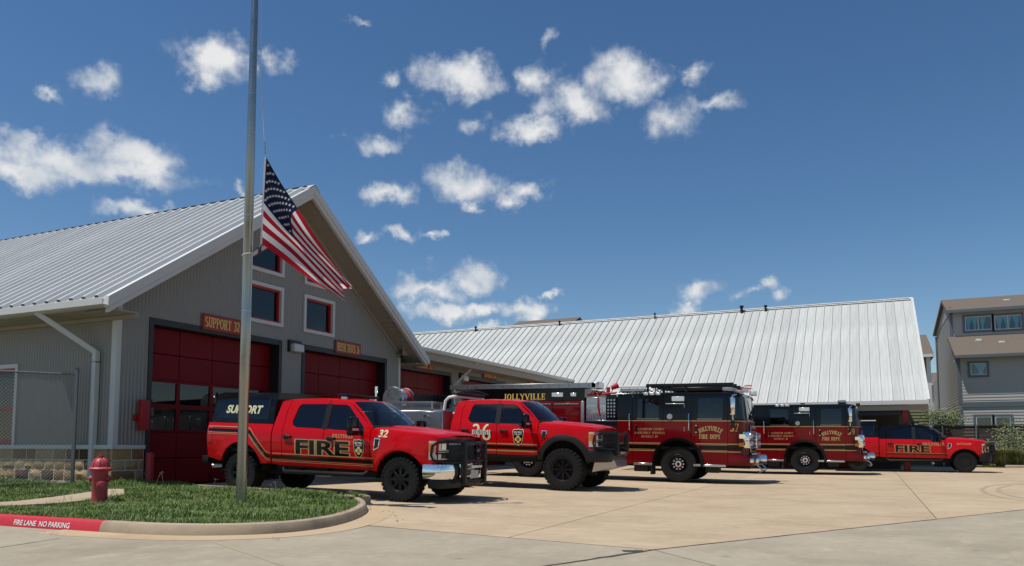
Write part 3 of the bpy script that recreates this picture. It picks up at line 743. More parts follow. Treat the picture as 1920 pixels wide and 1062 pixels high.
b = B(); b.box(-46, XO - .16, YWL - .10, YWL - .012, gz - .29, gz - .203); adoptr(b.build('frieze_board', 'soffit', bev=.005))
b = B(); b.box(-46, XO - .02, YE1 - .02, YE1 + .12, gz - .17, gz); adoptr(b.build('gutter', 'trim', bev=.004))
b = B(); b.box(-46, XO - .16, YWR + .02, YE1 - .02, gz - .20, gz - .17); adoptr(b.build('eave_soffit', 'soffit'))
# downspout on the side wall
ds = on_y(176, 780, YWL - .1)
pA = (ds.x - .95, YE0 - .02, gz - .15); pB = (ds.x, YWL - .10, gz - 1.02)
b = B(); b.bar(pA, pB, .11, .12); adopt(b.build('downspout_elbow', 'trim', bev=.006), bay)
b = B(); b.box(ds.x - .06, ds.x + .06, YWL - .165, YWL - .045, .18, gz - .98); adopt(b.build('downspout', 'trim', bev=.006), bay)
for z in (gz - 1.25,):
    b = B(); b.box(ds.x - .066, ds.x + .066, YWL - .171, YWL - .02, z, z + .03); adopt(b.build('downspout_strap', 'galv'), bay)
# garage doors
def garage_door(par, X, y0, y1, ztop, rec, rows=6, cols=4, zb=None, glass_rows=(2, 3), lining=True, off=None):
    off = off or -Vector(par.location)
    zb = zg(X, y0) + .02 if zb is None else zb
    dr = empty('garage_door', (0, 0, 0), par); dr.location = Vector((X - rec, (y0 + y1) / 2, zb)) + off
    def put(bld, n, m, **k):
        o = bld.build(n, m, **k); o.parent = dr; o.location = -Vector((X - rec, (y0 + y1) / 2, zb)); return o
    b = B(); b.box(X - rec - .02, X + .035, y0 - .06, y0 + .07, zb, ztop + .07); put(b, 'jamb', 'black_frame', bev=.006)
    b = B(); b.box(X - rec - .02, X + .035, y1 - .07, y1 + .06, zb, ztop + .07); put(b, 'jamb', 'black_frame', bev=.006)
    b = B(); b.box(X - rec - .02, X + .0345, y0 + .07, y1 - .07, ztop - .09, ztop + .069); put(b, 'header', 'black_frame', bev=.006)
    a, c = y0 + .07, y1 - .07; zt = ztop - .09; rh = (zt - zb) / rows; cw = (c - a) / cols
    pm, gm, fm = {}, {}, {}
    for r in range(rows):          # r = 0 at the top
        z1 = zt - r * rh; z0 = z1 - rh
        for k in range(cols):
            u0 = a + k * cw; u1 = u0 + cw
            if r in glass_rows:
                key = 'g'
                if key not in pm:
                    b = B(); e = .055
                    b.box(0, .05, 0, e, 0, rh); b.box(0, .05, cw - e, cw, 0, rh); b.box(0, .05, e, cw - e, 0, e); b.box(0, .05, e, cw - e, rh - e, rh)
                    o = b.build('sash', 'door_red', dr); pm[key] = o
                    b = B(); b.box(.015, .025, e, cw - e, e, rh - e); gl_ = b.build('pane', 'pane', dr); gm[key] = gl_
                    oo = [o, gl_]
                else:
                    oo = []
                    for q in (pm[key], gm[key]): t = q.copy(); col.objects.link(t); t.parent = dr; oo.append(t)
            else:
                key = 's'
                if key not in pm:
                    b = B(); b.box(0, .05, .004, cw - .004, .004, rh - .004)
                    o = b.build('door_panel', 'door_red', dr, bev=.012); pm[key] = o
                else: o = pm[key].copy(); col.objects.link(o); o.parent = dr
                oo = [o]
            for o in oo: o.location = Vector((X - rec, u0, z0)) - Vector((X - rec, (y0 + y1) / 2, zb))
    b = B(); b.box(X - rec - .6, X - rec - .55, y0, y1, zb, ztop); put(b, 'dark_interior', 'room_dark')
    return dr
garage_door(bay, XW, D1[0] + .06, D1[1] - .06, dz_top - .07, .36)
garage_door(bay, XW, D2[0] + .06, D2[1] - .06, dz_top - .07, .36)
def wall_window(par, X, poly, trim=.10, red=.055, off=None):
    """poly in (y,z), outer edge of white trim; red sash; dark pane"""
    off = off or -Vector(par.location); c = Vector((X, sum(p[0] for p in poly) / len(poly), min(p[1] for p in poly)))
    wn_ = empty('window', c + off, par)
    def ins(pl, d):
        n = len(pl); out = []
        ar = sum(pl[i][0] * pl[(i + 1) % n][1] - pl[(i + 1) % n][0] * pl[i][1] for i in range(n)); s = 1 if ar > 0 else -1
        for i in range(n):
            p0, p1, p2 = Vector(pl[i - 1]), Vector(pl[i]), Vector(pl[(i + 1) % n]); d1 = (p1 - p0).normalized(); d2 = (p2 - p1).normalized()
            n1 = Vector((-d1.y, d1.x)) * s; n2 = Vector((-d2.y, d2.x)) * s; bis = (n1 + n2).normalized(); out.append(tuple(p1 + bis * d / max(.3, bis.dot(n1))))
        return out
    def ring(o_, i_, x0, x1, n, m):
        b = B(); k = len(o_)
        b.v = [(x, *p) for x in (x0, x1) for pl in (o_, i_) for p in pl]
        for j in range(k):
            l = (j + 1) % k; b.f += [(j, l, k + l, k + j), (2 * k + j, 3 * k + j, 3 * k + l, 2 * k + l), (j, 2 * k + j, 2 * k + l, l), (k + j, k + l, 3 * k + l, 3 * k + j)]
        q = b.build(n, m); q.parent = wn_; q.location = -c; return q
    i1 = ins(poly, trim); i2 = ins(i1, red)
    ring(poly, i1, X - .12, X + .055, 'trim', 'trim'); ring(i1, i2, X - .13, X - .03, 'sash', 'red_trim')
    b = B(); k = len(i2); b.v = [(X - .09, *p) for p in i2]; b.f = [tuple(range(k))]; q = b.build('pane', 'pane'); q.parent = wn_; q.location = -c
    b = B(); b.v = [(X - .75, *p) for p in ins(poly, -.3)]; b.f = [tuple(range(k))]; q = b.build('dark_interior', 'room_dark'); q.parent = wn_; q.location = -c
    return wn_
for (a, c) in ((wl0, wl1), (wr0, wr1)):
    wall_window(bay, XW, [(a, wz0), (c, wz0), (c, wz1), (a, wz1)])
    wall_window(bay, XW, [(a, uz0), (c, uz0), (c, uzt(c)), (a, uzt(a))])
# side-wall window at the left edge of the photograph
sw1 = on_y(33, 760, YWL).x; swz = on_y(33, 683, YWL).z
sw = empty('window', Vector((sw1 - .9, YWL, 1.15)) - Vector(bay.location), bay)
def put_sw(b, n, m): o = b.build(n, m); o.parent = sw; o.location = -Vector((sw1 - .9, YWL, 1.15)); return o
b = B(); b.box(sw1 - .1, sw1, YWL - .045, YWL + .12, 1.166, swz); b.box(-20.72, sw1 - .1, YWL - .045, YWL + .12, swz - .1, swz); put_sw(b, 'trim', 'trim')
b = B(); b.box(sw1 - .17, sw1 - .1, YWL + .0, YWL + .1, 1.166, swz - .1); b.box(-20.7, sw1 - .17, YWL, YWL + .1, swz - .2, swz - .1); b.box(-20.7, sw1 - .17, YWL, YWL + .1, 1.166, 1.29)
b.box(-20.7, sw1 - .17, YWL, YWL + .1, 2.0, 2.08); put_sw(b, 'sash', 'red_trim')
b = B(); b.box(-20.7, sw1 - .17, YWL + .05, YWL + .06, 1.2, swz - .1); put_sw(b, 'pane', 'pane')
b = B(); b.box(-20.9, sw1 + .1, YWL + .6, YWL + .65, 1.0, swz + .1); put_sw(b, 'dark_interior', 'room_dark')

# ------------------------------------------------------------------ connecting wing with three more bays
XM = -16.05; XMG = -15.02
wing = empty('engine_bay_wing', (XM, 32, 0)); tag(wing, 'long low grey bay wing with white gutter between gabled bay and rear building', 'building')
mz = (on_x(1080, 714, XMG).z + on_x(860, 664, XMG).z) / 2
mdz = (on_x(752, 685, XM).z + on_x(846, 698, XM).z) / 2
YM1 = on_x(1080, 712, XMG).y
MD = [(24.05, 28.45), (29.35, 33.75), (34.65, 39.05)]
print('MID eave', mz, on_x(1080, 714, XMG), on_x(860, 664, XMG), 'doors', mdz, on_x(846, 698, XM).y)
adopt(corr('wall', 'siding', None, XM, 1, 'x', YWR - .3, YM1 + 1.5, .1, mz - .2, [(a, c, -1, mdz) for a, c in MD]), wing)
for a, c in MD: garage_door(wing, XM, a + .06, c - .06, mdz - .07, .36)
b = B(); b.prism([(XMG, mz), (XMG, mz - .13), (XMG - .04, mz - .15), (XMG - .13, mz - .15), (XMG - .13, mz)], 'y', YE1 - .9, YM1)
adopt(b.build('gutter', 'trim', bev=.006), wing)
b = B(); b.box(XMG - .17, XMG - .135, YE1 - .9, YM1 - .02, mz - .42, mz + .02); adopt(b.build('fascia', 'soffit'), wing)
b = B(); b.box(XM + .02, XMG - .17, YE1 - .9, YM1 - .02, mz - .40, mz - .38); adopt(b.build('soffit', 'soffit'), wing)
b = B(); b.prism([(XMG - .1, mz + .0), (XMG - .1, mz + .03), (-28, mz + .75), (-28, mz + .70)], 'y', YWR + .7, YM1 - .03); adopt(b.build('roof', 'roof_metal'), wing)
for yd in (on_x(862, 720, XM + .1).y, on_x(1068, 725, XMG - .1).y):
    b = B(); b.bar((XMG - .08, yd + .05, mz - .15), (XM + .10, yd - .55 if yd < 38 else yd + .2, mz - 1.15), .10, .10); adopt(b.build('downspout_elbow', 'trim', bev=.005), wing)
    b = B(); yy = yd - .55 if yd < 38 else yd + .2; b.box(XM + .04, XM + .16, yy - .055, yy + .055, .2, mz - 1.1); adopt(b.build('downspout', 'trim', bev=.005), wing)

# ------------------------------------------------------------------ rear building with the broad white roof
eR = on_z(1744, 750.6, 3.12); XRr = 2.30
YRE = 38.1; ZRE = on_y(1744, 750.6, YRE).z; YRR = 47.9; ZRR = on_y(1714, 560, YRR).z; XRL = on_y(772, 624, YRR).x - 1.5
print('REAR', ZRE, ZRR, XRL, on_y(1744, 750, YRE).x, on_y(1714, 560, YRR).x, on_y(772.8, 624.6, YRR).z)
rear = empty('living_quarters', (-8, 43, 0)); tag(rear, 'rear station building under a broad white standing seam roof', 'building')
rroof = empty('roof', (0, 0, 0), rear)
def adr(o, par=rroof): o.parent = par; o.location = -Vector(rear.location); return o
PWr = .447; npr = int((XRr - XRL) / PWr)
b = B(); L = math.hypot(YRR - YRE, ZRR - ZRE); ny, nz = -(ZRR - ZRE) / L, (YRR - YRE) / L
def slp(t, q): return (YRE + (YRR - YRE) * t + ny * q, ZRE + (ZRR - ZRE) * t + nz * q)
xs = [(0, 0), (.004, .055), (.020, .055), (.024, 0), (.14, .0), (.148, .006), (.17, .006), (.178, 0), (.28, 0), (.288, .006), (.31, .006), (.318, 0), (PWr + .001, 0)]
for (x, q) in xs: b.v += [(-x, *slp(0, q)), (-x, *slp(1, q))]
b.f = [(2 * i, 2 * i + 1, 2 * i + 3, 2 * i + 2) for i in range(len(xs) - 1)]
first = b.build('roof_panel', 'roof_white', rroof)
for k in range(npr):
    o = first if k == 0 else first.copy()
    if k: col.objects.link(o); o.parent = rroof
    o.location = Vector((XRr - k * PWr, 0, 0)) - Vector(rear.location)
b = B(); b.add([(XRL, YRR, ZRR - .04), (XRr, YRR, ZRR - .04), (XRr, 2 * YRR - YRE, ZRE), (XRL, 2 * YRR - YRE, ZRE)], [(0, 1, 2, 3)])
b.add([(XRL, YRR, ZRR - .06), (XRr - .03, YRR, ZRR - .06), (XRr - .03, YRE + .05, ZRE - .06), (XRL, YRE + .05, ZRE - .06)], [(0, 1, 2, 3)]); adr(b.build('roof_deck', 'roof_white'))
b = B(); b.add([(XRL, YRR - .22, ZRR + .075 - .15), (XRr + .03, YRR - .22, ZRR + .075 - .15), (XRr + .03, YRR, ZRR + .09), (XRL, YRR, ZRR + .09), (XRL, YRR + .22, ZRR - .07), (XRr + .03, YRR + .22, ZRR - .07)], [(0, 1, 2, 3), (3, 2, 5, 4)])
adr(b.build('ridge_cap', 'roof_metal'))
b = B(); b.box(XRL, XRr - .1, YRR - .14, YRR + .1, ZRR - .2, ZRR + .02); adr(b.build('ridge_vent', 'dark'))
q = [slp(0, .07), slp(1, .07), slp(1, -.16), slp(0, -.16)]
b = B(); b.prism(q, 'x', XRr - .02, XRr + .10); adr(b.build('rake_flashing', 'trim', bev=.006))
b = B(); b.box(-15.5, XRr + .05, YRE - .13, YRE + .0, ZRE - .17, ZRE + .02); adr(b.build('gutter', 'trim', bev=.008))
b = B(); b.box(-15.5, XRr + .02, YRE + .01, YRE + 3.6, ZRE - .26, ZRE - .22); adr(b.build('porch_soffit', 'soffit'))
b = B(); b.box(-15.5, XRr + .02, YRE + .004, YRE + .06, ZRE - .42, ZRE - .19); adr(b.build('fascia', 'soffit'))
for (px, hh, rr_) in ((892, .16, .06), (1228, .2, .04), (1391, .26, .08), (1436, .18, .06), (1049, .14, .05)):
    p = on_y(px, 600, YRR - .3); b = B(); zb_ = ZRR - .35; b.cyl((p.x, YRR - .3, zb_), (p.x, YRR - .3, ZRR + hh), rr_, 10); b.cyl((p.x, YRR - .3, ZRR + hh - .1), (p.x, YRR - .3, ZRR + hh - .02), rr_ * 1.6, 10); adr(b.build('vent_pipe', 'plastic'))
b = B(); b.box(-15.4, 1.25, YRE + 3.3, YRE + 3.5, 0, ZRE - .2); adr(b.build('wall', 'porch_shade_siding'), rear)
b = B(); b.box(-15.4, 1.25, YRE + 3.5, 2 * YRR - YRE - 1, 0, ZRE + 1.0); adr(b.build('core', 'siding'), rear)
b = B(); b.prism([(YRE + 3.4, ZRE - .2), (2 * YRR - YRE - 3.4, ZRE - .2), (YRR, ZRR - .4)], 'x', 1.0, 1.2); adr(b.build('gable_end', 'siding'), rear)
for px in (1697,):
    p = on_y(px, 770, YRE + .45); b = B(); b.box(p.x - .13, p.x + .13, YRE + .32, YRE + .58, .02, ZRE - .22); adr(b.build('porch_post', 'red_trim', bev=.01), rear)
b = B(); b.box(-15.3, 1.35, YRE + .36, YRE + .54, ZRE - .62, ZRE - .262); adr(b.build('porch_beam', 'black_frame'), rear)
for xx in (-1.2, -3.4):
    b = B(); b.box(xx - .55, xx + .55, YRE + 3.22, YRE + 3.295, .1, 2.3); adr(b.build('porch_door', 'red_trim'), rear)
    b = B(); b.box(xx - .42, xx + .42, YRE + 3.2, YRE + 3.215, .4, 2.15); adr(b.build('porch_pane', 'pane'), rear)
# ------------------------------------------------------------------ signs on the bays
def sign(X, px0, py, px1, txt, label, h=None, recess=None):
    a, c = on_x(px0, py, X), on_x(px1, py, X); y0, y1 = a.y, c.y; zt = on_x(px0, py, X).z; ht = h
    t = empty('bay_sign', (X, (y0 + y1) / 2, zt - ht)); tag(t, label, 'sign', 'bay name signs')
    off = -Vector(t.location)
    b = B(); b.box(X, X + .03, y0, y1, zt - ht, zt); o = b.build('board', 'sign_red', t, bev=.004); o.location = off
    b = B(); e = .018
    for (p, q, r_, s_) in ((y0 + e, y1 - e, zt - e - .012, zt - e), (y0 + e, y1 - e, zt - ht + e, zt - ht + e + .012), (y0 + e, y0 + e + .012, zt - ht + e, zt - e), (y1 - e - .012, y1 - e, zt - ht + e, zt - e)): b.box(X + .03, X + .033, p, q, r_, s_)
    o = b.build('border', 'dark', t); o.location = off
    lh = ht * .62; qs, wd = serif_text(txt, lh, thick=.22, thin=.10, track=.09); k = (y1 - y0) * .88 / wd
    b = B(); put_quads(b, qs, lambda u, v, l: (X + .036 + l, (y0 + y1) / 2 + u * k, zt - ht + ht * .19 + v)); o = b.build('lettering', 'gold', t); o.location = off
    return t
sign(XW + .04, 379, 587, 452, 'SUPPORT 32', 'red and gold bay sign reading SUPPORT 32', .42)
sign(XW + .04, 628, 637, 675, 'BRUSH TRUCK 36', 'red and gold bay sign reading BRUSH TRUCK 36', .42)
sign(XM + .04, 777, 673.5, 812, 'ENGINE 37', 'red and gold bay sign reading ENGINE 37', .36)
sign(XM + .04, 905, 694, 930, 'TOWER 38', 'red and gold bay sign reading TOWER 38', .36)
sign(XM + .04, 990, 711, 1010, 'ENGINE 39', 'farthest red and gold bay sign, under the end of the wing gutter', .36)
# wall lights
def wall_light(X, px, py, label):
    p = on_x(px, py, X); t = empty('wall_light', (X, p.y, p.z)); tag(t, label, 'light', 'wall lights between the bays')
    B().box(-.02, .10, -.27, .27, .10, .20).build('hood', 'black_frame', t, bev=.012)
    B().box(0, .08, -.27, -.2, -.14, .098).build('housing', 'black_frame', t, bev=.01)
    B().box(.0, .22, -.2, .24, -.14, .098).build('lens', 'lens', t, bev=.03, seg=2)
wall_light(XW + .01, 550, 652, 'boxy white wall light between the two gabled bay doors')
wall_light(XM + .01, 866, 709, 'boxy white wall light on the wing beside the downspout')
# red box and bollard by the first door
p = on_x(262, 778, XW + .02); q = on_x(262, 750, XW + .02)
t = empty('alarm_box', (XW + .02, on_x(263, 778, XW).y, 0)); tag(t, 'tall red metal box fixed to the wall left of the first door', 'wall box')
zt, zb_ = on_x(262, 750, XW + .1).z, on_x(262, 807, XW + .1).z
B().box(.05, .18, -.14, .10, zb_, zt).build('cover', 'red_trim', t, bev=.012); B().box(-.02, .05, -.2, -.10, zb_ + .22, zb_ + .36).build('bracket', 'red_trim', t, bev=.006)
p = on_z(279, 914, .2); t = empty('bollard', (p.x, p.y, .1)); tag(t, 'red pipe bollard at the foot of the first door', 'bollard')
hb = on_y(279, 849, p.y).z - .1
b = B(); b.lathe([(.085, -.05), (.085, hb - .03), (.075, hb), (0, hb + .012)], n=20); b.build('post', 'red_trim', t, ang=40)
B().lathe([(.12, -.02), (.12, .05), (.085, .06)], n=20).build('base_ring', 'kerb', t, ang=40)

# ------------------------------------------------------------------ hydrant
p = on_z(186, 940, .17); hz = on_y(186, 849, p.y).z
hyd = empty('fire_hydrant', (p.x, p.y, .12)); tag(hyd, 'faded red fire hydrant standing in the grass', 'hydrant'); H = hz - .12
b = B(); b.lathe([(.15, -.05), (.15, .03), (.128, .045), (.128, H * .64), (.135, H * .65)], n=28); b.build('barrel', 'hydrant_red', hyd, ang=40)
b = B(); b.lathe([(.135, H * .65), (.185, H * .66), (.19, H * .69), (.17, H * .715), (.145, H * .72)], n=28); b.build('flange', 'hydrant_red', hyd, ang=40)
prof = [(.145 * math.cos(R(a)) ** .8 if a < 89 else .03, H * .72 + H * .185 * math.sin(R(a))) for a in range(0, 90, 10)]
bon = B(); bon.lathe(prof + [(.05, H * .905), (.05, H * .93), (.0, H * .932)], n=28); o = bon.build('bonnet', 'hydrant_red', hyd, ang=50)
for k in range(8):
    a = k * math.pi / 4; b = B(); b.tube([(math.cos(a) * r_ * 1.02, math.sin(a) * r_ * 1.02, z) for r_, z in prof[:8]], .010, 6); b.build('rib', 'hydrant_red', o, ang=50)
b = B(); b.cyl((0, 0, H * .92), (0, 0, H), .022, 5); b.cyl((0, 0, H * .925), (0, 0, H * .94), .06, 16); b.build('operating_nut', 'hydrant_red', hyd)
rv = Vector((ct, st, 0)); fv = Vector((-st, ct, 0))     # towards the right / away, seen from the street
def nozzle(d, z, r, l, name):
    b = B(); d = d.normalized(); c = Vector((0, 0, z)); b.cyl(c + d * .08, c + d * (.13 + l * .5), r * .8, 20); n1 = b.build('nozzle', 'hydrant_red', hyd, ang=40)
    b = B(); b.cyl(c + d * (.13 + l * .4), c + d * (.13 + l), r, 20); b.cyl(c + d * (.13 + l), c + d * (.15 + l), r * .8, 20, r * .7); b.cyl(c + d * (.15 + l), c + d * (.19 + l), .02, 5); b.build('cap', 'hydrant_red', n1, ang=40)
nozzle(-rv, H * .49, .058, .035, 'l'); nozzle(rv, H * .49, .058, .03, 'r'); nozzle(-fv * .8 + rv * .6, H * .37, .085, .07, 'f')
b = B()
for k in range(8):
    a = k * math.pi / 4; b.cyl((.162 * math.cos(a), .162 * math.sin(a), H * .64), (.162 * math.cos(a), .162 * math.sin(a), H * .72), .012, 6)
b.build('flange_bolts', 'hydrant_red', hyd)

# ------------------------------------------------------------------ flagpole and flag
p = on_z(452, 941, .18); pole = empty('flagpole', (p.x, p.y, .1)); tag(pole, 'tall brushed metal flagpole rising from the lawn island', 'flagpole')
px_, py_ = p.x, p.y
prof = [(.088, -.1), (.088, 2.0), (.0885, 2.001), (.084, 3.4), (.083, 5.0), (.0835, 5.001), (.066, 8.2), (.05, 11.5), (.045, 12.5)]
B().lathe(prof, n=28).build('shaft', 'pole_metal', pole, ang=40)
for z, r_ in ((3.42, .0865), (5.15, .0835), (6.6, .0755), (7.4, .0715)): B().lathe([(r_ - .004, z), (r_, z + .001), (r_, z + .012), (r_ - .004, z + .013)], n=28).build('joint_ring', 'steel', pole, ang=40)
B().lathe([(.02, 12.5), (.08, 12.56), (.10, 12.64), (.08, 12.72), (0, 12.75)], n=20).build('finial', 'gold_leaf', pole, ang=60)
B().lathe([(.13, -.03), (.125, .03), (.09, .05)], n=28).build('base_collar', 'pole_metal', pole, ang=40)
# flag: corners read from the photograph at the pole's distance, plane facing the street
def fpt(px, py, dep=0.0):
    d = ray(px, py); n = Vector((-st, ct, 0)); o = Vector((px_, py_, 0)); t_ = n.dot(o) / n.dot(d)
    q = d * t_; return Vector((q.x, q.y, q.z + CAM_Z)) + n * dep
def lerp_path(P, s):
    for i in range(len(P) - 1):
        if s <= P[i + 1][0] + 1e-9:
            k = (s - P[i][0]) / (P[i + 1][0] - P[i][0]); return tuple(P[i][1][j] + (P[i + 1][1][j] - P[i][1][j]) * k for j in (0, 1))
def cat(P, s):
    x0 = lerp_path(P, max(0, s - .06)); x1 = lerp_path(P, min(1, s + .06)); x = lerp_path(P, s); return tuple((x0[j] + x1[j] + 2 * x[j]) / 4 for j in (0, 1))
TOP = [(0, (497, 291)), (.2, (526, 345)), (.42, (560, 395)), (.62, (597, 447)), (.82, (636, 500)), (.95, (655, 536)), (1, (660, 547))]
MID_ = [(0, (493, 372)), (.2, (517, 402)), (.42, (545, 437)), (.62, (582, 480)), (.82, (623, 522)), (.95, (648, 545)), (1, (653, 549))]
BOT = [(0, (489, 456)), (.2, (523, 482)), (.42, (556, 503)), (.62, (592, 527)), (.82, (624, 549)), (.95, (640, 561)), (1, (643, 564))]
def flag_at(s, t_):
    a, m_, c = cat(TOP, s), cat(MID_, s), cat(BOT, s)
    k = [2 * (t_ - .5) * (t_ - 1), -4 * t_ * (t_ - 1), 2 * t_ * (t_ - .5)]
    x = a[0] * k[0] + m_[0] * k[1] + c[0] * k[2]; y = a[1] * k[0] + m_[1] * k[1] + c[1] * k[2]
    amp = .20 * s ** .8
    dep = amp * math.sin(5.2 * t_ - 3.8 * s + .6) + .11 * s * math.sin(13 * t_ + 5 * s) + .10 * s * math.sin(9.5 * s - 3 * t_)
    x += 7 * s * math.sin(8 * t_ + 6 * s); y += 3.5 * s * math.sin(11 * t_ + 3 * s + 1)
    if s > .86: dep -= (s - .86) * 1.6 * t_; y -= (s - .86) * 22 * math.sin(6 * t_)
    return fpt(x, y, dep)
ft = fpt(497, 290); flag = empty('flag', ft); tag(flag, 'stars and stripes flag hanging half-mast beside the pole', 'flag')
CS = .41
for k in range(13):
    s0 = CS if k < 7 else 0.0
    b = B(); b.grid(lambda u, v: flag_at(s0 + (1 - s0) * u, (k + v) / 13) - ft, 40, 3); b.build('stripe', 'flag_red' if k % 2 == 0 else 'flag_white', flag, ang=80)
b = B(); b.grid(lambda u, v: flag_at(CS * u, v * 7 / 13) - ft, 18, 18); canton = b.build('canton', 'flag_blue', flag, ang=80)
for r_ in range(9):
    for c in range(6 if r_ % 2 == 0 else 5):
        s = CS * (.085 + (c + (.5 if r_ % 2 else 0)) * .166); t_ = (7 / 13) * (.10 + r_ * .10)
        q = flag_at(s, t_); du = (flag_at(s + .012, t_) - q); dv = (flag_at(s, t_ + .016) - q); nn = du.cross(dv).normalized()
        if du.length < 1e-6 or dv.length < 1e-6: continue
        e1_ = dv.normalized(); e2_ = nn.cross(e1_); b = B(); rs = .033
        pts = [q - ft + (e1_ * -math.cos(i * math.pi / 5) + e2_ * math.sin(i * math.pi / 5)) * (rs if i % 2 == 0 else rs * .42) for i in range(10)]
        b.v = [tuple(v + nn * h_) for h_ in (.010, -.010) for v in pts]; b.f = [tuple(range(10)), tuple(range(19, 9, -1))]; b.build('star', 'flag_white', canton)
b = B(); b.grid(lambda u, v: flag_at(0, v) - ft + Vector((ct, st, 0)) * (-.035 + .036 * u), 1, 12); b.build('heading', 'flag_white', flag)
# halyard
top = Vector((px_ + .05 * ct, py_ + .05 * st, 12.4)); b = B(); off = Vector(pole.location)
hp = [top - off, fpt(489, 150) - off, fpt(496, 268) - off, ft - off]
b.tube(hp, .006, 5); b.tube([fpt(489, 457) - off, fpt(486, 466) - off, fpt(483, 470) - off], .008, 5); b.build('halyard', 'rope', pole)
b = B(); b.cyl(fpt(496, 266) - off, fpt(497, 288) - off, .014, 8); b.build('snap_hook', 'steel', pole)
rp = []
pc = fpt(467, 478); 
for k in range(40):
    a = k / 40 * 2 * math.pi; rp.append((math.cos(a) * .088, math.sin(a) * .088, pc.z - .1 + .02 * math.cos(a - .4)))
b = B(); b.tube(rp, [.011 + .003 * (i % 2) for i in range(40)], 6, closed=True); b.tube([Vector((.088 * ct, .088 * st, pc.z - .09)), fpt(486, 467) - off], .014, 6); b.build('rope_loop', 'rope', pole)
b = B(); b.cbox(fpt(487, 470) - off, (.05, .05, .14)); b.build('counterweight', 'black_frame', pole, bev=.01)

# ------------------------------------------------------------------ chain-link fence
e = on_y(140, 800, YWL - .35); fe0 = Vector((e.x, e.y, 0)); fdir = Vector((-.453, -.891, 0)).normalized(); fz = on_y(140, 699, fe0.y).z; FL = 4.2
cl = empty('chain_link_fence', (fe0.x, fe0.y, .1)); tag(cl, 'galvanised chain-link fence panel meeting the side wall', 'fence')
def fl(u, z, o=0.0): return Vector((fdir.x * u - fdir.y * o, fdir.y * u + fdir.x * o, z - .1))
B().cyl(fl(0, .05), fl(0, fz + .03), .042, 14).build('post', 'galv', cl, ang=40)
B().cyl(fl(FL, .05), fl(FL, fz + .03), .042, 14).build('post', 'galv', cl, ang=40)
B().lathe([(.05, fz - .09), (.05, fz - .03), (.03, fz - .0), (0, fz + .01)], o=(0, 0, 0), n=14).build('post_cap', 'galv', cl, ang=40)
B().cyl(fl(0, fz - .05), fl(FL, fz - .05), .022, 10).build('top_rail', 'galv', cl, ang=40)
b = B(); stp = .075; zz0, zz1 = .16, fz - .06
n = int(FL / stp)
for i in range(-int((zz1 - zz0) / stp) - 1, n + 1):
    for sg in (1, -1):
        u0 = i * stp if sg > 0 else i * stp + (zz1 - zz0); pts = []
        ua, ub = u0, u0 + sg * (zz1 - zz0)
        a_, b_ = (ua, zz0), (ub, zz1)
        lo, hi = 0.0, 1.0
        if abs(b_[0] - a_[0]) > 1e-6:
            t0, t1 = (0 - a_[0]) / (b_[0] - a_[0]), (FL - a_[0]) / (b_[0] - a_[0]); lo, hi = max(lo, min(t0, t1)), min(hi, max(t0, t1))
        if hi - lo > .01:
            b.tube([fl(a_[0] + (b_[0] - a_[0]) * k, a_[1] + (b_[1] - a_[1]) * k, .004 * sg) for k in (lo, hi)], .0034, 4, cap=False)
o = b.build('wire_mesh', 'galv', cl); o['kind'] = 'stuff'

# ------------------------------------------------------------------ townhouses beyond
def lap(b, axis, plane, sgn, u0, u1, z0, z1, row=.2, dep=.03, zt=None):
    z = z0
    while z < z1 - .02:
        zz = min(z + row, z1); 
        def pt(u, d, h): return (u, plane + sgn * d, h) if axis == 'y' else (plane + sgn * d, u, h)
        n = len(b.v); b.v += [pt(u0, dep, z), pt(u1, dep, z), pt(u1, .004, zz), pt(u0, .004, zz), pt(u0, 0.0, z), pt(u1, 0.0, z)]
        b.f += [(n, n + 1, n + 2, n + 3), (n + 4, n + 5, n + 1, n)]; z += row
def house_window(par, x0, x1, z0, z1, Y, panes=1, curtains=None, tw=.14):
    wn_ = empty('window', (x0, Y, z0), par); 
    for (a, c, d, e_) in ((x0 - tw, x1 + tw, z1, z1 + tw), (x0 - tw, x1 + tw, z0 - tw, z0), (x0 - tw, x0, z0, z1), (x1, x1 + tw, z0, z1)):
        o = B().box(a, c, Y - .07, Y + .0, d, e_).build('trim', 'house_trim', wn_); o.location = (-x0, -Y, -z0)
    b = B(); f_ = .055
    b.box(x0, x1, Y - .06, Y - .01, z1 - f_, z1); b.box(x0, x1, Y - .06, Y - .01, z0, z0 + f_); wp = (x1 - x0) / panes
    for k in range(panes + 1):
        xx = x0 + k * wp; b.box(max(x0, xx - f_ / 2), min(x1, xx + f_ / 2) if k else x0 + f_, Y - .06, Y - .011, z0 + f_, z1 - f_)
    o = b.build('frame', 'trim', wn_); o.location = (-x0, -Y, -z0)
    o = B().box(x0, x1, Y - .036, Y - .034, z0, z1).build('pane', 'pane_blue', wn_); o.location = (-x0, -Y, -z0)
    o = B().box(x0, x1, Y - .012, Y - .008, z0, z1).build('dark_interior', 'room_dark', wn_); o.location = (-x0, -Y, -z0)
    if curtains:
        for (a, c, knot) in curtains:
            b = B(); n = 10
            def f(u, v):
                mid = a + (c - a) * knot; k = v if v > .3 else .3 + (.3 - v) * .35; k = min(1, max(.12, k))
                x = mid + (a + (c - a) * u - mid) * k; return (x, Y - .022 + .004 * math.sin(u * 28), z0 + (z1 - z0) * v)
            b.grid(f, 14, 10); o = b.build('curtain', 'curtain', wn_, ang=60); o.location = (-x0, -Y, -z0)
    return wn_
XH = 5.45; YH = 59.4
th = empty('townhouse', (XH, YH, 0)); tag(th, 'grey lap-sided three storey townhouse with brown shingle roofs', 'house')
def adh(o): o.parent = th; o.location = -Vector(th.location); return o
def zy(px, py, Y): return on_y(px, py, Y).z
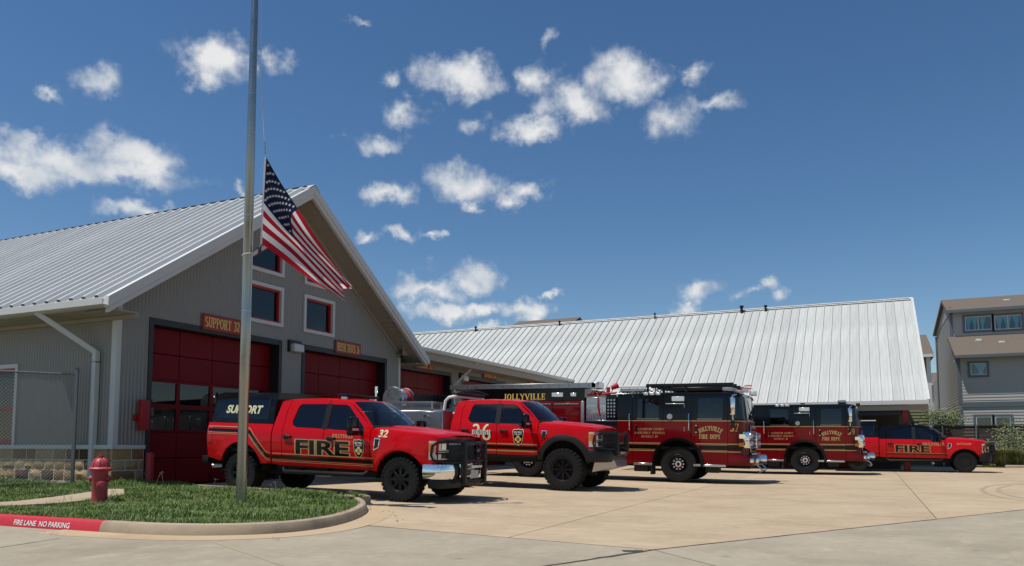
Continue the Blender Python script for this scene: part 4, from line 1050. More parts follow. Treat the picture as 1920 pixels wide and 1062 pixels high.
z_low = zy(1797, 668, YH); XE = 22.0
YU = 63.2; zu0 = zy(1793, 632, YU) - .3; zu1 = zy(1786, 584, YU); zrid = zy(1778.5, 562, 66.9)
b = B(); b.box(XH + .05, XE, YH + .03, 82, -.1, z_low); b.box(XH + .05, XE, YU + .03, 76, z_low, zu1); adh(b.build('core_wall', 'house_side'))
b = B(); lap(b, 'y', YH + .03, -1, XH + .14, XE, -.1, z_low + .2); adh(b.build('siding', 'house_siding'))
b = B(); lap(b, 'y', YU + .03, -1, XH + .14, XE, zu0 - .6, zu1); adh(b.build('siding', 'house_siding'))
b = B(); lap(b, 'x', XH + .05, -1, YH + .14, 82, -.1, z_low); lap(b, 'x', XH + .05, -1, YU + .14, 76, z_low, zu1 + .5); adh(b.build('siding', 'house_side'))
for (y, za, zb2) in ((YH, -.1, z_low), (YU, zu0, zu1)):
    b = B(); b.box(XH - .03, XH + .15, y - .05, y + .14, za, zb2); adh(b.build('corner_board', 'house_trim'))
zb0, zb1 = zy(1810, 764, YH), zy(1810, 756, YH)
b = B(); b.box(XH + .15, XE, YH - .05, YH + .0, zb0, zb1 + .05); adh(b.build('band_board', 'house_trim'))
# pent roof between the storeys, main roof above
b = B(); zt_ = zy(1791, 634, YU)
b.prism([(YH - .62, z_low + .0), (YU + .05, zt_ + .12), (YU + .05, zt_ - .1), (YH - .5, z_low - .17), (YH - .62, z_low - .17)], 'x', XH - .2, XE); pr = adh(b.build('pent_roof', 'shingle'))
b = B(); b.box(XH - .18, XE, YH - .66, YH - .622, z_low - .2, z_low - .02); adh(b.build('fascia', 'house_trim'))
b = B(); b.prism([(YU - .55, zu1 + .02), (66.9, zrid), (76.4, zu1 + .1), (76.4, zu1 - .12), (66.9, zrid - .22), (YU - .55, zu1 - .16)], 'x', XH - .22, XE); adh(b.build('roof', 'shingle'))
b = B(); b.box(XH - .2, XE, YU - .6, YU - .555, zu1 - .2, zu1 + .01); adh(b.build('fascia', 'house_trim'))
b = B(); b.prism([(YU, zu1 - .1), (66.9, zrid - .3), (76, zu1 - .1)], 'x', XH + .0, XH + .05); adh(b.build('gable_end', 'house_side'))
b = B(); b.tube([(XH - .06, 75.6, zu1 - .3), (XH - .06, 75.4, zu1 - 1.2), (XH - .06, 75.4, .3)], .07, 6); adh(b.build('downspout', 'house_trim'))
for (px, py, Yv) in ((1887, 565, 65.2), ): 
    p = on_y(px, py, Yv); adh(B().cbox((p.x, Yv, p.z), (.42, .4, .22)).build('roof_vent', 'trim', bev=.03))
for (px, py, Yv) in ((1835, 639, 61.8), (1878, 643, 61.4)):
    p = on_y(px, py, Yv); adh(B().cbox((p.x, Yv, p.z), (.36, .4, .2)).build('roof_vent', 'trim', bev=.03))
def hw(x0, x1, y0, y1, Y, **k):
    a, c = on_y(x0, y1, Y), on_y(x1, y0, Y); o = house_window(th, a.x, c.x, a.z, c.z, Y, **k); o.location = Vector(o.location) - Vector(th.location); return o
u = lambda px, Y: on_y(px, 600, Y).x
def crt(pxs, Y): return [(u(a, Y), u(c, Y), k) for a, c, k in pxs]
hw(1810, 1858, 592, 621, YU, panes=2, curtains=crt([(1811, 1822, .35), (1821, 1833, .5), (1836, 1849, .4)], YU))
hw(1865, 1914, 590, 619, YU, panes=2, curtains=crt([(1866, 1882, .4), (1880, 1888, .9), (1889, 1898, .1), (1897, 1913, .55)], YU))
hw(1820, 1849, 681, 704, YH, curtains=crt([(1822, 1847, .5)], YH)); th.children[-1]
hw(1831, 1859, 781, 815, YH); hw(1867, 1894, 781, 815, YH)
# sage house seen past the end of the white roof, and farther roofs
def small_house(name, label, x0, x1, Y, dep, ze, zrd, wall_m, ridge='x'):
    t = empty(name, (x0, Y, 0)); tag(t, label, 'house'); lo = -Vector((x0, Y, 0))
    b = B(); b.box(x0, x1, Y + .03, Y + dep, -.1, ze); o = b.build('core_wall', wall_m, t); o.location = lo
    b = B(); lap(b, 'y', Y + .03, -1, x0, x1, -.1, ze); o = b.build('siding', wall_m, t); o.location = lo
    b = B()
    if ridge == 'x': b.prism([(Y - .5, ze), (Y + dep / 2, zrd), (Y + dep + .5, ze), (Y + dep + .5, ze - .2), (Y - .5, ze - .2)], 'x', x0 - .4, x1 + .4)
    else: b.prism([(x0 - .4, ze), ((x0 + x1) / 2, zrd), (x1 + .4, ze), (x1 + .4, ze - .2), (x0 - .4, ze - .2)], 'y', Y - .5, Y + dep)
    o = b.build('roof', 'shingle', t); o.location = lo
    b = B(); b.box(x1 - .02, x1 + .22, Y - .12, Y + .1, -.1, ze - .1); o = b.build('corner_board', 'trim', t); o.location = lo
    b = B(); b.box(x0 - .4, x1 + .38, Y - .58, Y - .505, ze - .22, ze - .02); o = b.build('gutter', 'trim', t); o.location = lo
    return t
YS = 57.0; a = on_y(1737, 665, YS); small_house('sage_house', 'sage green sided house peeking past the end of the white roof', a.x - 9, a.x, YS, 12, a.z, on_y(1730, 628, YS + 6).z, 'olive')
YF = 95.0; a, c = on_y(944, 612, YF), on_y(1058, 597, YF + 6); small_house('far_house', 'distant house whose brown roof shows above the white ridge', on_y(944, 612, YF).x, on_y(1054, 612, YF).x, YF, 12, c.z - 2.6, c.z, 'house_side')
YG = 110.0; a, c = on_y(1744, 720, YG), on_y(1762, 716, YG); small_house('distant_house', 'distant grey house in the gap between sage house and townhouse', a.x, c.x + 3, YG, 10, a.z, a.z + 1.8, 'house_siding')
# timber fence and planting
YFn = 51.0; fzt = zy(1850, 798, YFn); fx0, fx1 = on_y(1748, 800, YFn).x, 26.0
fn_ = empty('timber_fence', (fx0, YFn, 0)); tag(fn_, 'dark timber board fence in front of the townhouse', 'fence'); lo = -Vector((fx0, YFn, 0))
nb = 13; bh = (fzt + .1) / nb
bm_ = B().box(0, fx1 - fx0, 0, .02, 0, bh - .018); first = bm_.build('board', 'fence_wood', fn_)
for k in range(nb):
    o = first if k == 0 else first.copy()
    if k: col.objects.link(o); o.parent = fn_
    o.location = (0, .004 * (k % 2), -.1 + k * bh)
B().box(-.02, fx1 - fx0, -.06, .06, fzt, fzt + .04).build('cap_rail', 'fence_wood', fn_)
for px in (1768, 1831, 1895): x = on_y(px, 830, YFn).x; o = B().box(x - .035, x + .035, YFn - .1, YFn - .03, -.05, fzt - .002).build('post', 'galv', fn_); o.location = lo
x = on_y(1895, 830, YFn).x
for k in range(1, 4): o = B().box(x + 2.3 * k - .035, x + 2.3 * k + .035, YFn - .1, YFn - .03, -.05, fzt - .002).build('post', 'galv', fn_); o.location = lo
bed = poly_sheet('planting_bed', [(4.4, 46.2), (30, 46.2), (30, 59), (4.4, 59)], 'soil', None, lift=.06, step=0, zf=None); tag(bed, 'planting bed before the timber fence', 'planting bed', kind='structure')
ks = on_z(1859, 873); B_ = B().box(ks.x, 30, 45.95, 46.2, -.05, .14); tag(B_.build('far_kerb', 'kerb', bev=.03), 'low concrete kerb edging the far planting bed', 'kerb', kind='structure')
def shrub(name, loc, h, w_, n, ms, label, cat, leaf=.09, trunk=0.0, long_=False, group=None):
    t = empty(name, loc); tag(t, label, cat, group); b = B()
    for k in range(9):
        a = random.uniform(0, 6.28); r_ = random.uniform(.1, .5) * w_
        b.tube([(0, 0, 0), (math.cos(a) * r_ * .4, math.sin(a) * r_ * .4, trunk + (h - trunk) * .45), (math.cos(a) * r_, math.sin(a) * r_, trunk + (h - trunk) * random.uniform(.7, .95))], [.03, .02, .008], 5)
    b.build('stem', 'twig', t)
    for i, m in enumerate(ms):
        b = B(); cl_ = [(random.uniform(-.5, .5) * w_, random.uniform(-.5, .5) * w_, trunk + (h - trunk) * random.uniform(.12, .95)) for _ in range(14)]
        for k in range(n):
            if long_:
                a = random.uniform(0, 6.28); L_ = h * random.uniform(.6, 1.1); r0 = random.uniform(0, .25) * w_; sp_ = random.uniform(.15, .75) * w_; ca, sa = math.cos(a), math.sin(a)
                p0 = Vector((ca * r0, sa * r0, 0)); p1 = p0 + Vector((ca * sp_ * .4, sa * sp_ * .4, L_ * .7)); p2 = p0 + Vector((ca * sp_, sa * sp_, L_ * random.uniform(.7, 1.0))); q = Vector((-sa, ca, 0)) * .012
                b.add([p0 - q, p0 + q, p1 + q, p1 - q, p2], [(0, 1, 2, 3), (3, 2, 4)]); continue
            c = random.choice(cl_); sg = .17 * w_
            p = Vector((random.gauss(c[0], sg), random.gauss(c[1], sg), max(.03 + trunk, random.gauss(c[2], sg)))); d = Vector((random.gauss(0, 1), random.gauss(0, 1), random.gauss(.2, .6))).normalized(); q = d.orthogonal().normalized(); l = leaf * random.uniform(.6, 1.3)
            b.add([p - d * l * .5, p + q * l * .26, p + d * l * .5, p - q * l * .26], [(0, 1, 2, 3)])
        o = b.build('foliage', m, t); o['kind'] = 'stuff'
    return t
p = on_y(1908, 870, 48.6); shrub('shrub', (p.x, 48.6, .06), 1.9, 2.0, 1700, ['leaf_a', 'leaf_b'], 'loose green shrub before the timber fence at the right edge', 'shrub', .11)
p = on_y(1884, 870, 47.2); shrub('grass_clump', (p.x, 47.2, .06), 1.05, 1.5, 700, ['leaf_c', 'leaf_b'], 'clump of long ornamental grass nearest the bumper of the last pickup', 'grass clump', long_=True, group='ornamental grasses by the fence')
p = on_y(1912, 870, 47.0); shrub('grass_clump', (p.x, 47.0, .06), .85, 1.4, 600, ['leaf_c', 'leaf_b'], 'clump of long ornamental grass at the right edge under the shrub', 'grass clump', long_=True, group='ornamental grasses by the fence')
p = on_y(1772, 800, 54); shrub('small_tree', (p.x, 54, 0), 3.2, 1.5, 1300, ['leaf_a', 'leaf_b'], 'small green tree rising behind the timber fence', 'tree', .12, trunk=1.8)
# ------------------------------------------------------------------ vehicles: shared tools
def interp(x, xs, ys):
    if x <= xs[0]: return ys[0]
    for i in range(len(xs) - 1):
        if x <= xs[i + 1]: k = (x - xs[i]) / (xs[i + 1] - xs[i]); return ys[i] + (ys[i + 1] - ys[i]) * k
    return ys[-1]
def skin(name, loops, Wf, side, m, parent, off=0.0, t=.03, gx=.16, gz=.09, ang=32, zf=None):
    """side panel: outline (and holes) in (x, z) laid on the half-width surface Wf(x, z); t = return flange"""
    L = [[Vector((p[0], p[1], 0)) for p in lp] for lp in loops]; flat = [p for lp in L for p in lp]
    bm = bmesh.new(); vs = [bm.verts.new((p.x, 0, p.y)) for p in flat]
    for tr in tessellate_polygon(L):
        try: bm.faces.new([vs[i] for i in tr])
        except ValueError: pass
    for ax, stp in ((0, gx), (2, gz)):
        if not stp: continue
        lo = min(v.co[ax] for v in bm.verts); hi = max(v.co[ax] for v in bm.verts); k = math.floor(lo / stp) + 1
        while k * stp < hi - 1e-4:
            co = [0, 0, 0]; no = [0, 0, 0]; co[ax] = k * stp; no[ax] = 1
            bmesh.ops.bisect_plane(bm, geom=bm.verts[:] + bm.edges[:] + bm.faces[:], dist=1e-4, plane_co=co, plane_no=no); k += 1
    for v in bm.verts: v.co.y = side * (Wf(v.co.x, v.co.z) + off)
    bmesh.ops.recalc_face_normals(bm, faces=bm.faces)
    if sum(f.normal.y * f.calc_area() for f in bm.faces) * side < 0: bmesh.ops.reverse_faces(bm, faces=bm.faces)
    if t:
        ee = [e for e in bm.edges if len(e.link_faces) == 1]; r = bmesh.ops.extrude_edge_only(bm, edges=ee)
        for v in r['geom']:
            if isinstance(v, bmesh.types.BMVert): v.co.y -= side * t
    if zf:
        for v in bm.verts: v.co.z += zf(v.co.x)
    me = bpy.data.meshes.new(name); bm.to_mesh(me); bm.free()
    return link_mesh(name, me, m, parent, ang)
def flat_skin(name, vs, fs, Wf, side, m, parent, off, org, flip=False, zf=None):
    """lettering (2-D verts, faces) laid on the side at org=(x, z); reads left to right from outside"""
    sgn = 1 if side < 0 else -1
    out = []
    for (u, v) in vs:
        x, z = org[0] + sgn * u, org[1] + v; out.append((x, side * (Wf(x, z) + off), z + (zf(x) if zf else 0)))
    # cut the flat letters into bands so that they follow the curve of the panel
    bm = bmesh.new(); vv = [bm.verts.new((org[0] + sgn * u, 0, org[1] + v)) for u, v in vs]
    for f in fs:
        try: bm.faces.new([vv[i] for i in f])
        except ValueError: pass
    for ax, stp in ((0, .08), (2, .035)):
        lo = min(v.co[ax] for v in bm.verts); hi = max(v.co[ax] for v in bm.verts); k = math.floor(lo / stp) + 1
        while k * stp < hi - 1e-4:
            co = [0, 0, 0]; no = [0, 0, 0]; co[ax] = k * stp; no[ax] = 1
            bmesh.ops.bisect_plane(bm, geom=bm.verts[:] + bm.edges[:] + bm.faces[:], dist=1e-5, plane_co=co, plane_no=no); k += 1
    for v in bm.verts: v.co.y = side * (Wf(v.co.x, v.co.z) + off); v.co.z += zf(v.co.x) if zf else 0
    me = bpy.data.meshes.new(name); bm.to_mesh(me); bm.free()
    return link_mesh(name, me, m, parent)
def quads_skin(name, quads, Wf, side, m, parent, off, org, zf=None):
    sgn = 1 if side < 0 else -1; b = B()
    for i, q in enumerate(quads):
        l = off + (i % 5) * .0005
        b.add([(org[0] + sgn * u, side * (Wf(org[0] + sgn * u, org[1] + v) + l), org[1] + v + (zf(org[0] + sgn * u) if zf else 0)) for u, v in q], [(0, 1, 2, 3)])
    return b.build(name, m, parent)
def arch(cx, cz, rx, rz, a0, a1, n=18): return [(cx + rx * math.cos(R(a0 + (a1 - a0) * i / n)), cz + rz * math.sin(R(a0 + (a1 - a0) * i / n))) for i in range(n + 1)]
def ribbon(P, wd):
    """closed outline round a polyline (x,z)"""
    up, dn = [], []
    for i, p in enumerate(P):
        a, c = Vector(P[max(i - 1, 0)]), Vector(P[min(i + 1, len(P) - 1)]); d = (c - a).normalized(); n = Vector((-d.y, d.x)); q = Vector(p)
        up.append(tuple(q + n * wd / 2)); dn.append(tuple(q - n * wd / 2))
    return up + dn[::-1]
WHEELS = {}
def wheel(key, Rt, wt, Rr, parent, loc, side, style='spoke', lug=True, name='wheel'):
    """axis along y; outer face towards side"""
    w_ = empty(name, loc, parent)
    if side > 0: w_.rotation_euler = (0, 0, math.pi)
    if key in WHEELS:
        for o in WHEELS[key]: copy_tree(o, w_)
        return w_
    h = wt / 2; b = B()
    b.lathe([(Rr, -h * .80), (Rr + .02, -h * .93), (Rt * .80, -h), (Rt * .92, -h * .97), (Rt * .965, -h * .86), (Rt * .972, -h * .4), (Rt * .972, h * .4), (Rt * .965, h * .86), (Rt * .92, h * .97), (Rr, h)], axis='y', n=48)
    if lug:
        n = 30
        for k in range(n):
            for row, (y0, y1) in enumerate(((-h * .96, -h * .42), (-h * .36, -h * .02), (h * .02, h * .36), (h * .42, h * .96))):
                a0 = 2 * math.pi * (k + .5 * (row % 2)) / n; a1 = a0 + 2 * math.pi / n * .66
                r0, r1 = Rt * .955, Rt * (1.0 if row in (1, 2) else .995); vs = []
                for (aa, rr, yy) in [(a, r_, y) for r_ in (r0, r1) for a in (a0, a1) for y in (y0, y1)]:
                    if rr == r0 and row in (0, 3): pass
                    vs.append((rr * math.cos(aa), yy, rr * math.sin(aa)))
                b.add(vs, [(0, 1, 3, 2), (4, 6, 7, 5), (0, 4, 5, 1), (2, 3, 7, 6), (0, 2, 6, 4), (1, 5, 7, 3)])
                if row in (0, 3):   # shoulder lug wrapping on to the sidewall
                    yo = y0 if row == 0 else y1; sg = -1 if row == 0 else 1; vs = []
                    for (aa, rr, yy) in [(a, r_, y) for r_ in (Rt * .87, Rt * .985) for a in (a0, a1) for y in (yo - sg * .03, yo + sg * .010)]: vs.append((rr * math.cos(aa), yy, rr * math.sin(aa)))
                    b.add(vs, [(0, 1, 3, 2), (4, 6, 7, 5), (0, 4, 5, 1), (2, 3, 7, 6), (0, 2, 6, 4), (1, 5, 7, 3)])
    ty = b.build('tyre', 'tyre', w_, ang=35)
    b = B()
    if style == 'spoke':
        b.lathe([(Rr + .012, -h * .84), (Rr, -h * .86), (Rr - .02, -h * .80), (Rr - .03, -h * .45), (.0, -h * .40)], axis='y', n=40)
        for k in range(8):
            a = k * math.pi / 4; c, s = math.cos(a), math.sin(a)
            b.bar((c * .05, -h * .66, s * .05), (c * (Rr - .02), -h * .62, s * (Rr - .02)), .052, .05, up=(0, 1, 0))
        b.cyl((0, -h * .40, 0), (0, -h * .78, 0), .075, 20, .06); b.cyl((0, -h * .78, 0), (0, -h * .86, 0), .04, 16)
        for k in range(8):
            a = k * math.pi / 4 + .39; b.cyl((math.cos(a) * .085, -h * .55, math.sin(a) * .085), (math.cos(a) * .085, -h * .74, math.sin(a) * .085), .012, 6)
        b.lathe([(Rr - .01, -h * .80), (Rr + .0, -h * .90), (Rr + .022, -h * .86)], axis='y', n=40)
        rim = b.build('rim', 'rim_black', w_, ang=35)
    else:                      # steel truck disc with nuts
        b.lathe([(Rr + .015, -h * .86), (Rr - .005, -h * .92), (Rr - .03, -h * .86), (Rr - .05, -h * .2), (Rr * .62, -h * .1), (Rr * .55, -h * .45), (.0, -h * .45)], axis='y', n=40)
        rim = b.build('rim', 'rim_black', w_, ang=35); b = B()
        for k in range(10):
            a = k * math.pi / 5; b.cyl((math.cos(a) * Rr * .52, -h * .40, math.sin(a) * Rr * .52), (math.cos(a) * Rr * .52, -h * .80, math.sin(a) * Rr * .52), .027, 10, .02)
        b.build('wheel_nuts', 'bright_nut', rim, ang=40)
        b = B(); b.cyl((0, -h * .4, 0), (0, -h * .85, 0), Rr * .33, 24, Rr * .31); b.build('hub_cap', 'bright_nut', rim, ang=40)
        b = B(); b.cyl((0, -h * .85, 0), (0, -h * .90, 0), Rr * .17, 20); b.build('hub_badge', 'engine_red', rim, ang=40)
    WHEELS[key] = list(w_.children)
    return w_
def shield_badge(parent, Wf, side, org, h, zf=None):
    """station patch: cream rim, black shield, lettering and a gold and grey device"""
    def sh(k): return [(x * h * k, z * h * k) for x, z in ((-.30, .50), (-.14, .47), (0, .52), (.14, .47), (.30, .50), (.38, .34), (.33, .10), (.30, -.20), (.18, -.42), (0, -.52), (-.18, -.42), (-.30, -.20), (-.33, .10), (-.38, .34))]
    bd = empty('station_badge', (0, 0, 0), parent)
    for k, m, of in ((1, 'cream', .004), (.92, 'gloss_black', .006)):
        pl = sh(k); flat_skin('badge_plate', pl, [tuple(range(14))], Wf, side, m, bd, of, org, zf=zf)
    q, wd = serif_text('JOLLYVILLE', h * .13, thick=.26, thin=.14, serif=False); quads_skin('badge_lettering', [[(u * h * .56 / wd, v + h * .24) for u, v in qq] for qq in q], Wf, side, 'strip_white', bd, .008, org, zf)
    q, wd = serif_text('FIRE DEPT', h * .08, thick=.26, thin=.14, serif=False); quads_skin('badge_lettering', [[(u * h * .44 / wd, v + h * .13) for u, v in qq] for qq in q], Wf, side, 'strip_white', bd, .008, org, zf)
    pts = []
    for i in range(16): a = i * math.pi / 8; r_ = h * (.22 if i % 4 in (0, 1, 3) else .14); pts.append((r_ * math.cos(a), -.12 * h + r_ * math.sin(a)))
    flat_skin('badge_device', pts, [tuple(range(16))], Wf, side, 'gold', bd, .008, org, zf=zf)
    flat_skin('badge_device', [(h * .11 * math.cos(i * .524), -.12 * h + h * .11 * math.sin(i * .524)) for i in range(12)], [tuple(range(12))], Wf, side, 'alu', bd, .010, org, zf=zf)
    return bd

# ------------------------------------------------------------------ crew-cab pickup
def pickup(label, near_front, opt):
    """root at ground below the front axle centre; x forward, near side = -y"""
    lift = opt.get('lift', 0.0); rake = opt.get('rake', .018); Rt = opt['Rt']; wt = opt['wt']; WBs = opt.get('wb', 4.06)
    c = near_front; hx, hy = c.x, c.y + opt['half']
    z0, z1 = zg(hx, hy), zg(hx - WBs, hy); slope = math.atan((z1 - z0) / WBs)
    root = empty(opt['name'], (hx, hy, z0 + .003), rot=(0, slope + 0.0, 0)); tag(root, label, 'pickup' if not opt.get('flatbed') else 'fire truck', opt.get('group'))
    zf = lambda x: lift - rake * (x + 2.0)
    body_m = 'car_red'; up_m = opt.get('upper', 'car_red')
    zs = [.50, .62, .75, .95, 1.10, 1.22, 1.34, 1.42, 1.55, 1.75, 1.95, 2.06]; ws = [.93, .965, .985, 1.004, 1.012, 1.008, .985, .955, .915, .85, .782, .735]
    def W(x, z):
        w_ = interp(z, zs, ws)
        if x > .15: w_ -= .15 * ((x - .15) / .75) ** 2
        for ax_ in (0.0, -WBs):
            d = math.hypot((x - ax_) / .60, (z - .46) / .60)
            if z < 1.2: w_ += .028 * math.exp(-((d - 1.0) / .16) ** 2)
        return w_
    def sk(n, loops, m, side, off=0.0, t=.03, par=None, **k): return skin(n, loops, W, side, m, par or root, off, t, zf=zf, **k)
    FT = lambda x: interp(x, [-.75, -.3, .3, .65, .80], [1.435, 1.42, 1.38, 1.34, 1.305])
    ZR = lambda x: interp(x, [-3.2, -2.9, -2.2, -1.6, -1.3], [1.945, 1.985, 2.01, 1.995, 1.955])
    a_f = arch(0, .46, .57, .56, 166, 12); AX = .57
    fender = [(-.70, .62), (-.553, .595)] + a_f + [(.64, .78), (.74, .80), (.775, .90), (.79, 1.22), (.785, 1.30)] + [(x, FT(x)) for x in (.6, .3, 0, -.3, -.55, -.70)]
    fdoor = [(-1.858, .61), (-.716, .61), (-.716, 1.432), (-.80, 1.50), (-1.36, ZR(-1.36)), (-1.60, ZR(-1.6)), (-1.858, ZR(-1.858))]
    fwin = [(-.875, 1.37), (-.98, 1.285), (-1.16, 1.28), (-1.27, 1.375), (-1.80, 1.395), (-1.80, 1.905), (-1.46, 1.90), (-1.36, 1.87), (-.90, 1.45)]
    rdoor = [(-2.93, .61), (-1.872, .61), (-1.872, ZR(-1.872)), (-2.3, ZR(-2.3)), (-2.86, ZR(-2.86)), (-2.93, 1.75)]
    rwin = [(-1.935, 1.397), (-2.62, 1.41), (-2.70, 1.45), (-2.735, 1.52), (-2.66, 1.84), (-2.60, 1.90), (-1.935, 1.908)]
    corner = [(-2.944, .61), (-3.20, .63), (-3.21, 1.47), (-3.17, 1.70), (-3.13, 1.945), (-2.874, ZR(-2.874)), (-2.944, 1.75)]
    for side in (-1, 1):
        sk('front_fender', [fender], body_m, side)
        for nm, out, win in (('front_door', fdoor, fwin), ('rear_door', rdoor, rwin)):
            if up_m == body_m: d_ = sk(nm, [out, win], body_m, side)
            else:
                cut = 1.395
                low = [p for p in clip([(p[0], p[1]) for p in out], (0, cut), (0, -1))]; hi_ = clip([(p[0], p[1]) for p in out], (0, cut + .002), (0, 1))
                if nm == 'front_door':
                    low = [(-1.858, .61), (-.716, .61), (-.716, 1.37), (-.875, 1.365), (-.98, 1.282), (-1.16, 1.277), (-1.27, 1.372), (-1.858, 1.393)]
                    hi_ = [(-1.858, 1.396), (-1.80, 1.397), (-1.80, 1.905), (-1.46, 1.90), (-1.36, 1.87), (-.90, 1.45), (-.875, 1.372), (-.716, 1.373), (-.716, 1.432), (-.80, 1.50), (-1.36, ZR(-1.36)), (-1.6, ZR(-1.6)), (-1.858, ZR(-1.858))]
                    d_ = sk(nm, [low], body_m, side); sk('door_frame', [hi_], up_m, side, par=d_)
                else: d_ = sk(nm, [low], body_m, side); sk('door_frame', [hi_, rwin], up_m, side, par=d_)
            sk('window', [win], 'car_glass', side, off=-.012, t=0, par=d_)
            hxm = -1.66 if nm == 'front_door' else -2.79
            b = B(); b.box(hxm - .09, hxm + .11, side * (W(hxm, 1.16) + .0), side * (W(hxm, 1.16) + .045), 1.19, 1.235); b.box(hxm - .10, hxm + .02, side * W(hxm, 1.16), side * (W(hxm, 1.16) + .012), 1.16, 1.25)
            b.build('handle', 'plastic', d_, bev=.008, fn=lambda v: Vector((v.x, v.y, v.z + zf(v.x))))
        sk('pillar_trim', [[(-1.80, 1.385), (-1.935, 1.387), (-1.935, 1.925), (-1.80, 1.922)]], 'satin_black', side, off=.004, t=.005)
        if up_m == body_m: sk('cab_corner', [corner], body_m, side)
        else:
            sk('cab_corner', [[(-2.944, .61), (-3.20, .63), (-3.205, 1.394), (-2.944, 1.394)]], body_m, side); sk('cab_corner', [[(-2.944, 1.396), (-3.205, 1.396), (-3.21, 1.47), (-3.17, 1.70), (-3.13, 1.945), (-2.874, ZR(-2.874)), (-2.944, 1.75)]], up_m, side)
        # fender vent badge
        v_ = sk('fender_vent', [[(-.62, 1.0), (-.50, 1.06), (-.46, 1.24), (-.60, 1.25)]], 'chrome', side, off=.006, t=.008); sk('vent_insert', [[(-.60, 1.03), (-.515, 1.075), (-.485, 1.225), (-.585, 1.232)]], 'plastic', side, off=.010, t=.004, par=v_)
        # rocker step
        b = B()
        if not opt.get('flatbed'):
            b.tube([(-.78, side * .93, .56 + lift), (-.85, side * 1.0, .50 + lift), (-2.85, side * 1.0, .50 + lift), (-2.92, side * .93, .56 + lift)], .038, 8)
            for x in (-1.1, -1.8, -2.5): b.bar((x, side * .70, .58 + lift), (x, side * .98, .51 + lift), .06, .03)
        else:
            b.box(-2.95, -.72, side * .80, side * .985, .54 + lift, .60 + lift)
        b.build('running_board', 'satin_black', root, ang=40)
        # mirror
        mr = empty('mirror', (-.93, side * 1.0, 1.38 + zf(-.93)), root)
        B().box(-.07, .06, side * .13, side * .40, -.10, .27).build('housing', 'gloss_black', mr, bev=.035, seg=3)
        B().box(.055, .062, side * .16, side * .37, .0, .045).build('marker_lamp', 'lamp_clear', mr)
        b = B(); b.bar((-.0, side * -.02, .0), (-.0, side * .16, .02), .06, .05); b.bar((-.0, side * -.02, -.06), (-.0, side * .16, -.05), .05, .03); b.build('arm', 'plastic', mr, bev=.008)
        sk('mirror_base', [[(-.885, 1.30), (-.99, 1.29), (-.91, 1.44), (-.88, 1.44)]], 'plastic', side, off=.006, t=.02)
    def xf(fn): return lambda u, v: (lambda p: (p[0], p[1], p[2] + zf(p[0])))(fn(u, v))
    # hood, roof, glass
    def hood(u, v):
        x = -.66 + 1.44 * u; wy = W(x, FT(x)) - .006; y = (v * 2 - 1) * wy; k = 1 - (y / wy) ** 2
        z = FT(x) + .055 * max(0, k) ** .42 + .030 * (1 / (1 + math.exp((abs(y) - .42) * 26))) * (1 - u * .5) - (.03 * max(0, (u - .95) / .05) ** 2)
        return (x + .10 * k * u - (-.0) + (.14 * k * (1 - u)), y, z)
    B().grid(xf(hood), 30, 40).build('hood', body_m, root, ang=40)
    def roofg(u, v):
        x = -3.135 + (3.135 - 1.36) * u; wy = W(x, ZR(x)); y = (v * 2 - 1) * wy; k = 1 - (y / wy) ** 2
        return (x + .10 * k * max(0, (u - .7) / .3), y, ZR(x) + .055 * k ** .6 * (1 if True else 0))
    B().grid(xf(roofg), 20, 30).build('roof', up_m, root, ang=50)
    def shield(e0, e1, r0=0.0, r1=1.0, lift_=0.0):
        def f(u, v):
            y_ = e0 + (e1 - e0) * v; r_ = r0 + (r1 - r0) * u; kb = 1 - y_ * y_
            xb, wb_, zb2 = -.75, W(-.75, 1.44), 1.452; xt, wt_, zt2 = -1.36, W(-1.36, ZR(-1.36)), ZR(-1.36)
            pb_ = Vector((xb + .20 * kb, y_ * wb_, zb2 + .035 * kb)); pt_ = Vector((xt + .10 * kb, y_ * wt_, zt2 + .055 * kb ** .6))
            p = pb_.lerp(pt_, r_); p.z += .035 * math.sin(math.pi * r_) + lift_; p.x += .012 * math.sin(math.pi * r_) ; return (p.x, p.y, p.z)
        return f
    for a, c_ in ((-1, -.925), (.925, 1)): B().grid(xf(shield(a, c_)), 12, 2).build('a_pillar', up_m if up_m != body_m else body_m, root, ang=50)
    B().grid(xf(shield(-.925, .925, .0, .06)), 2, 20).build('cowl', 'plastic', root, ang=50)
    B().grid(xf(shield(-.925, .925, .06, .95)), 12, 20).build('windshield', 'shield_glass', root, ang=50)
    B().grid(xf(shield(-.925, .925, .95, 1.0)), 2, 20).build('header', up_m, root, ang=50)
    b = B()
    for yy in (-.45, .25): b.bar((-.60, yy, 1.50 + zf(-.6)), (-.72, yy + .5, 1.59 + zf(-.7)), .02, .015)
    b.build('wiper', 'plastic', root)
    # back of the cab
    b = B(); b.add([(-3.205, -.95, .65), (-3.205, .95, .65), (-3.205, .95, 1.45), (-3.135, .78, 1.95), (-3.135, -.78, 1.95), (-3.205, -.95, 1.45)], [(0, 1, 2, 3, 4, 5)]); b.build('cab_back', up_m, root, fn=lambda v: Vector((v.x, v.y, v.z + zf(v.x))))
    # interior
    sh_ = lambda v: Vector((v.x, v.y, v.z + zf(v.x)))
    b = B(); b.box(-3.1, -.7, -.88, .88, .70, .80); b.box(-3.1, -3.0, -.85, .85, .8, 1.45)
    b.build('cabin_floor', 'underbody', root, fn=sh_)
    b = B(); b.box(-1.05, -.70, -.86, .86, 1.05, 1.40); b.build('dashboard', 'seat', root, bev=.04, fn=sh_)
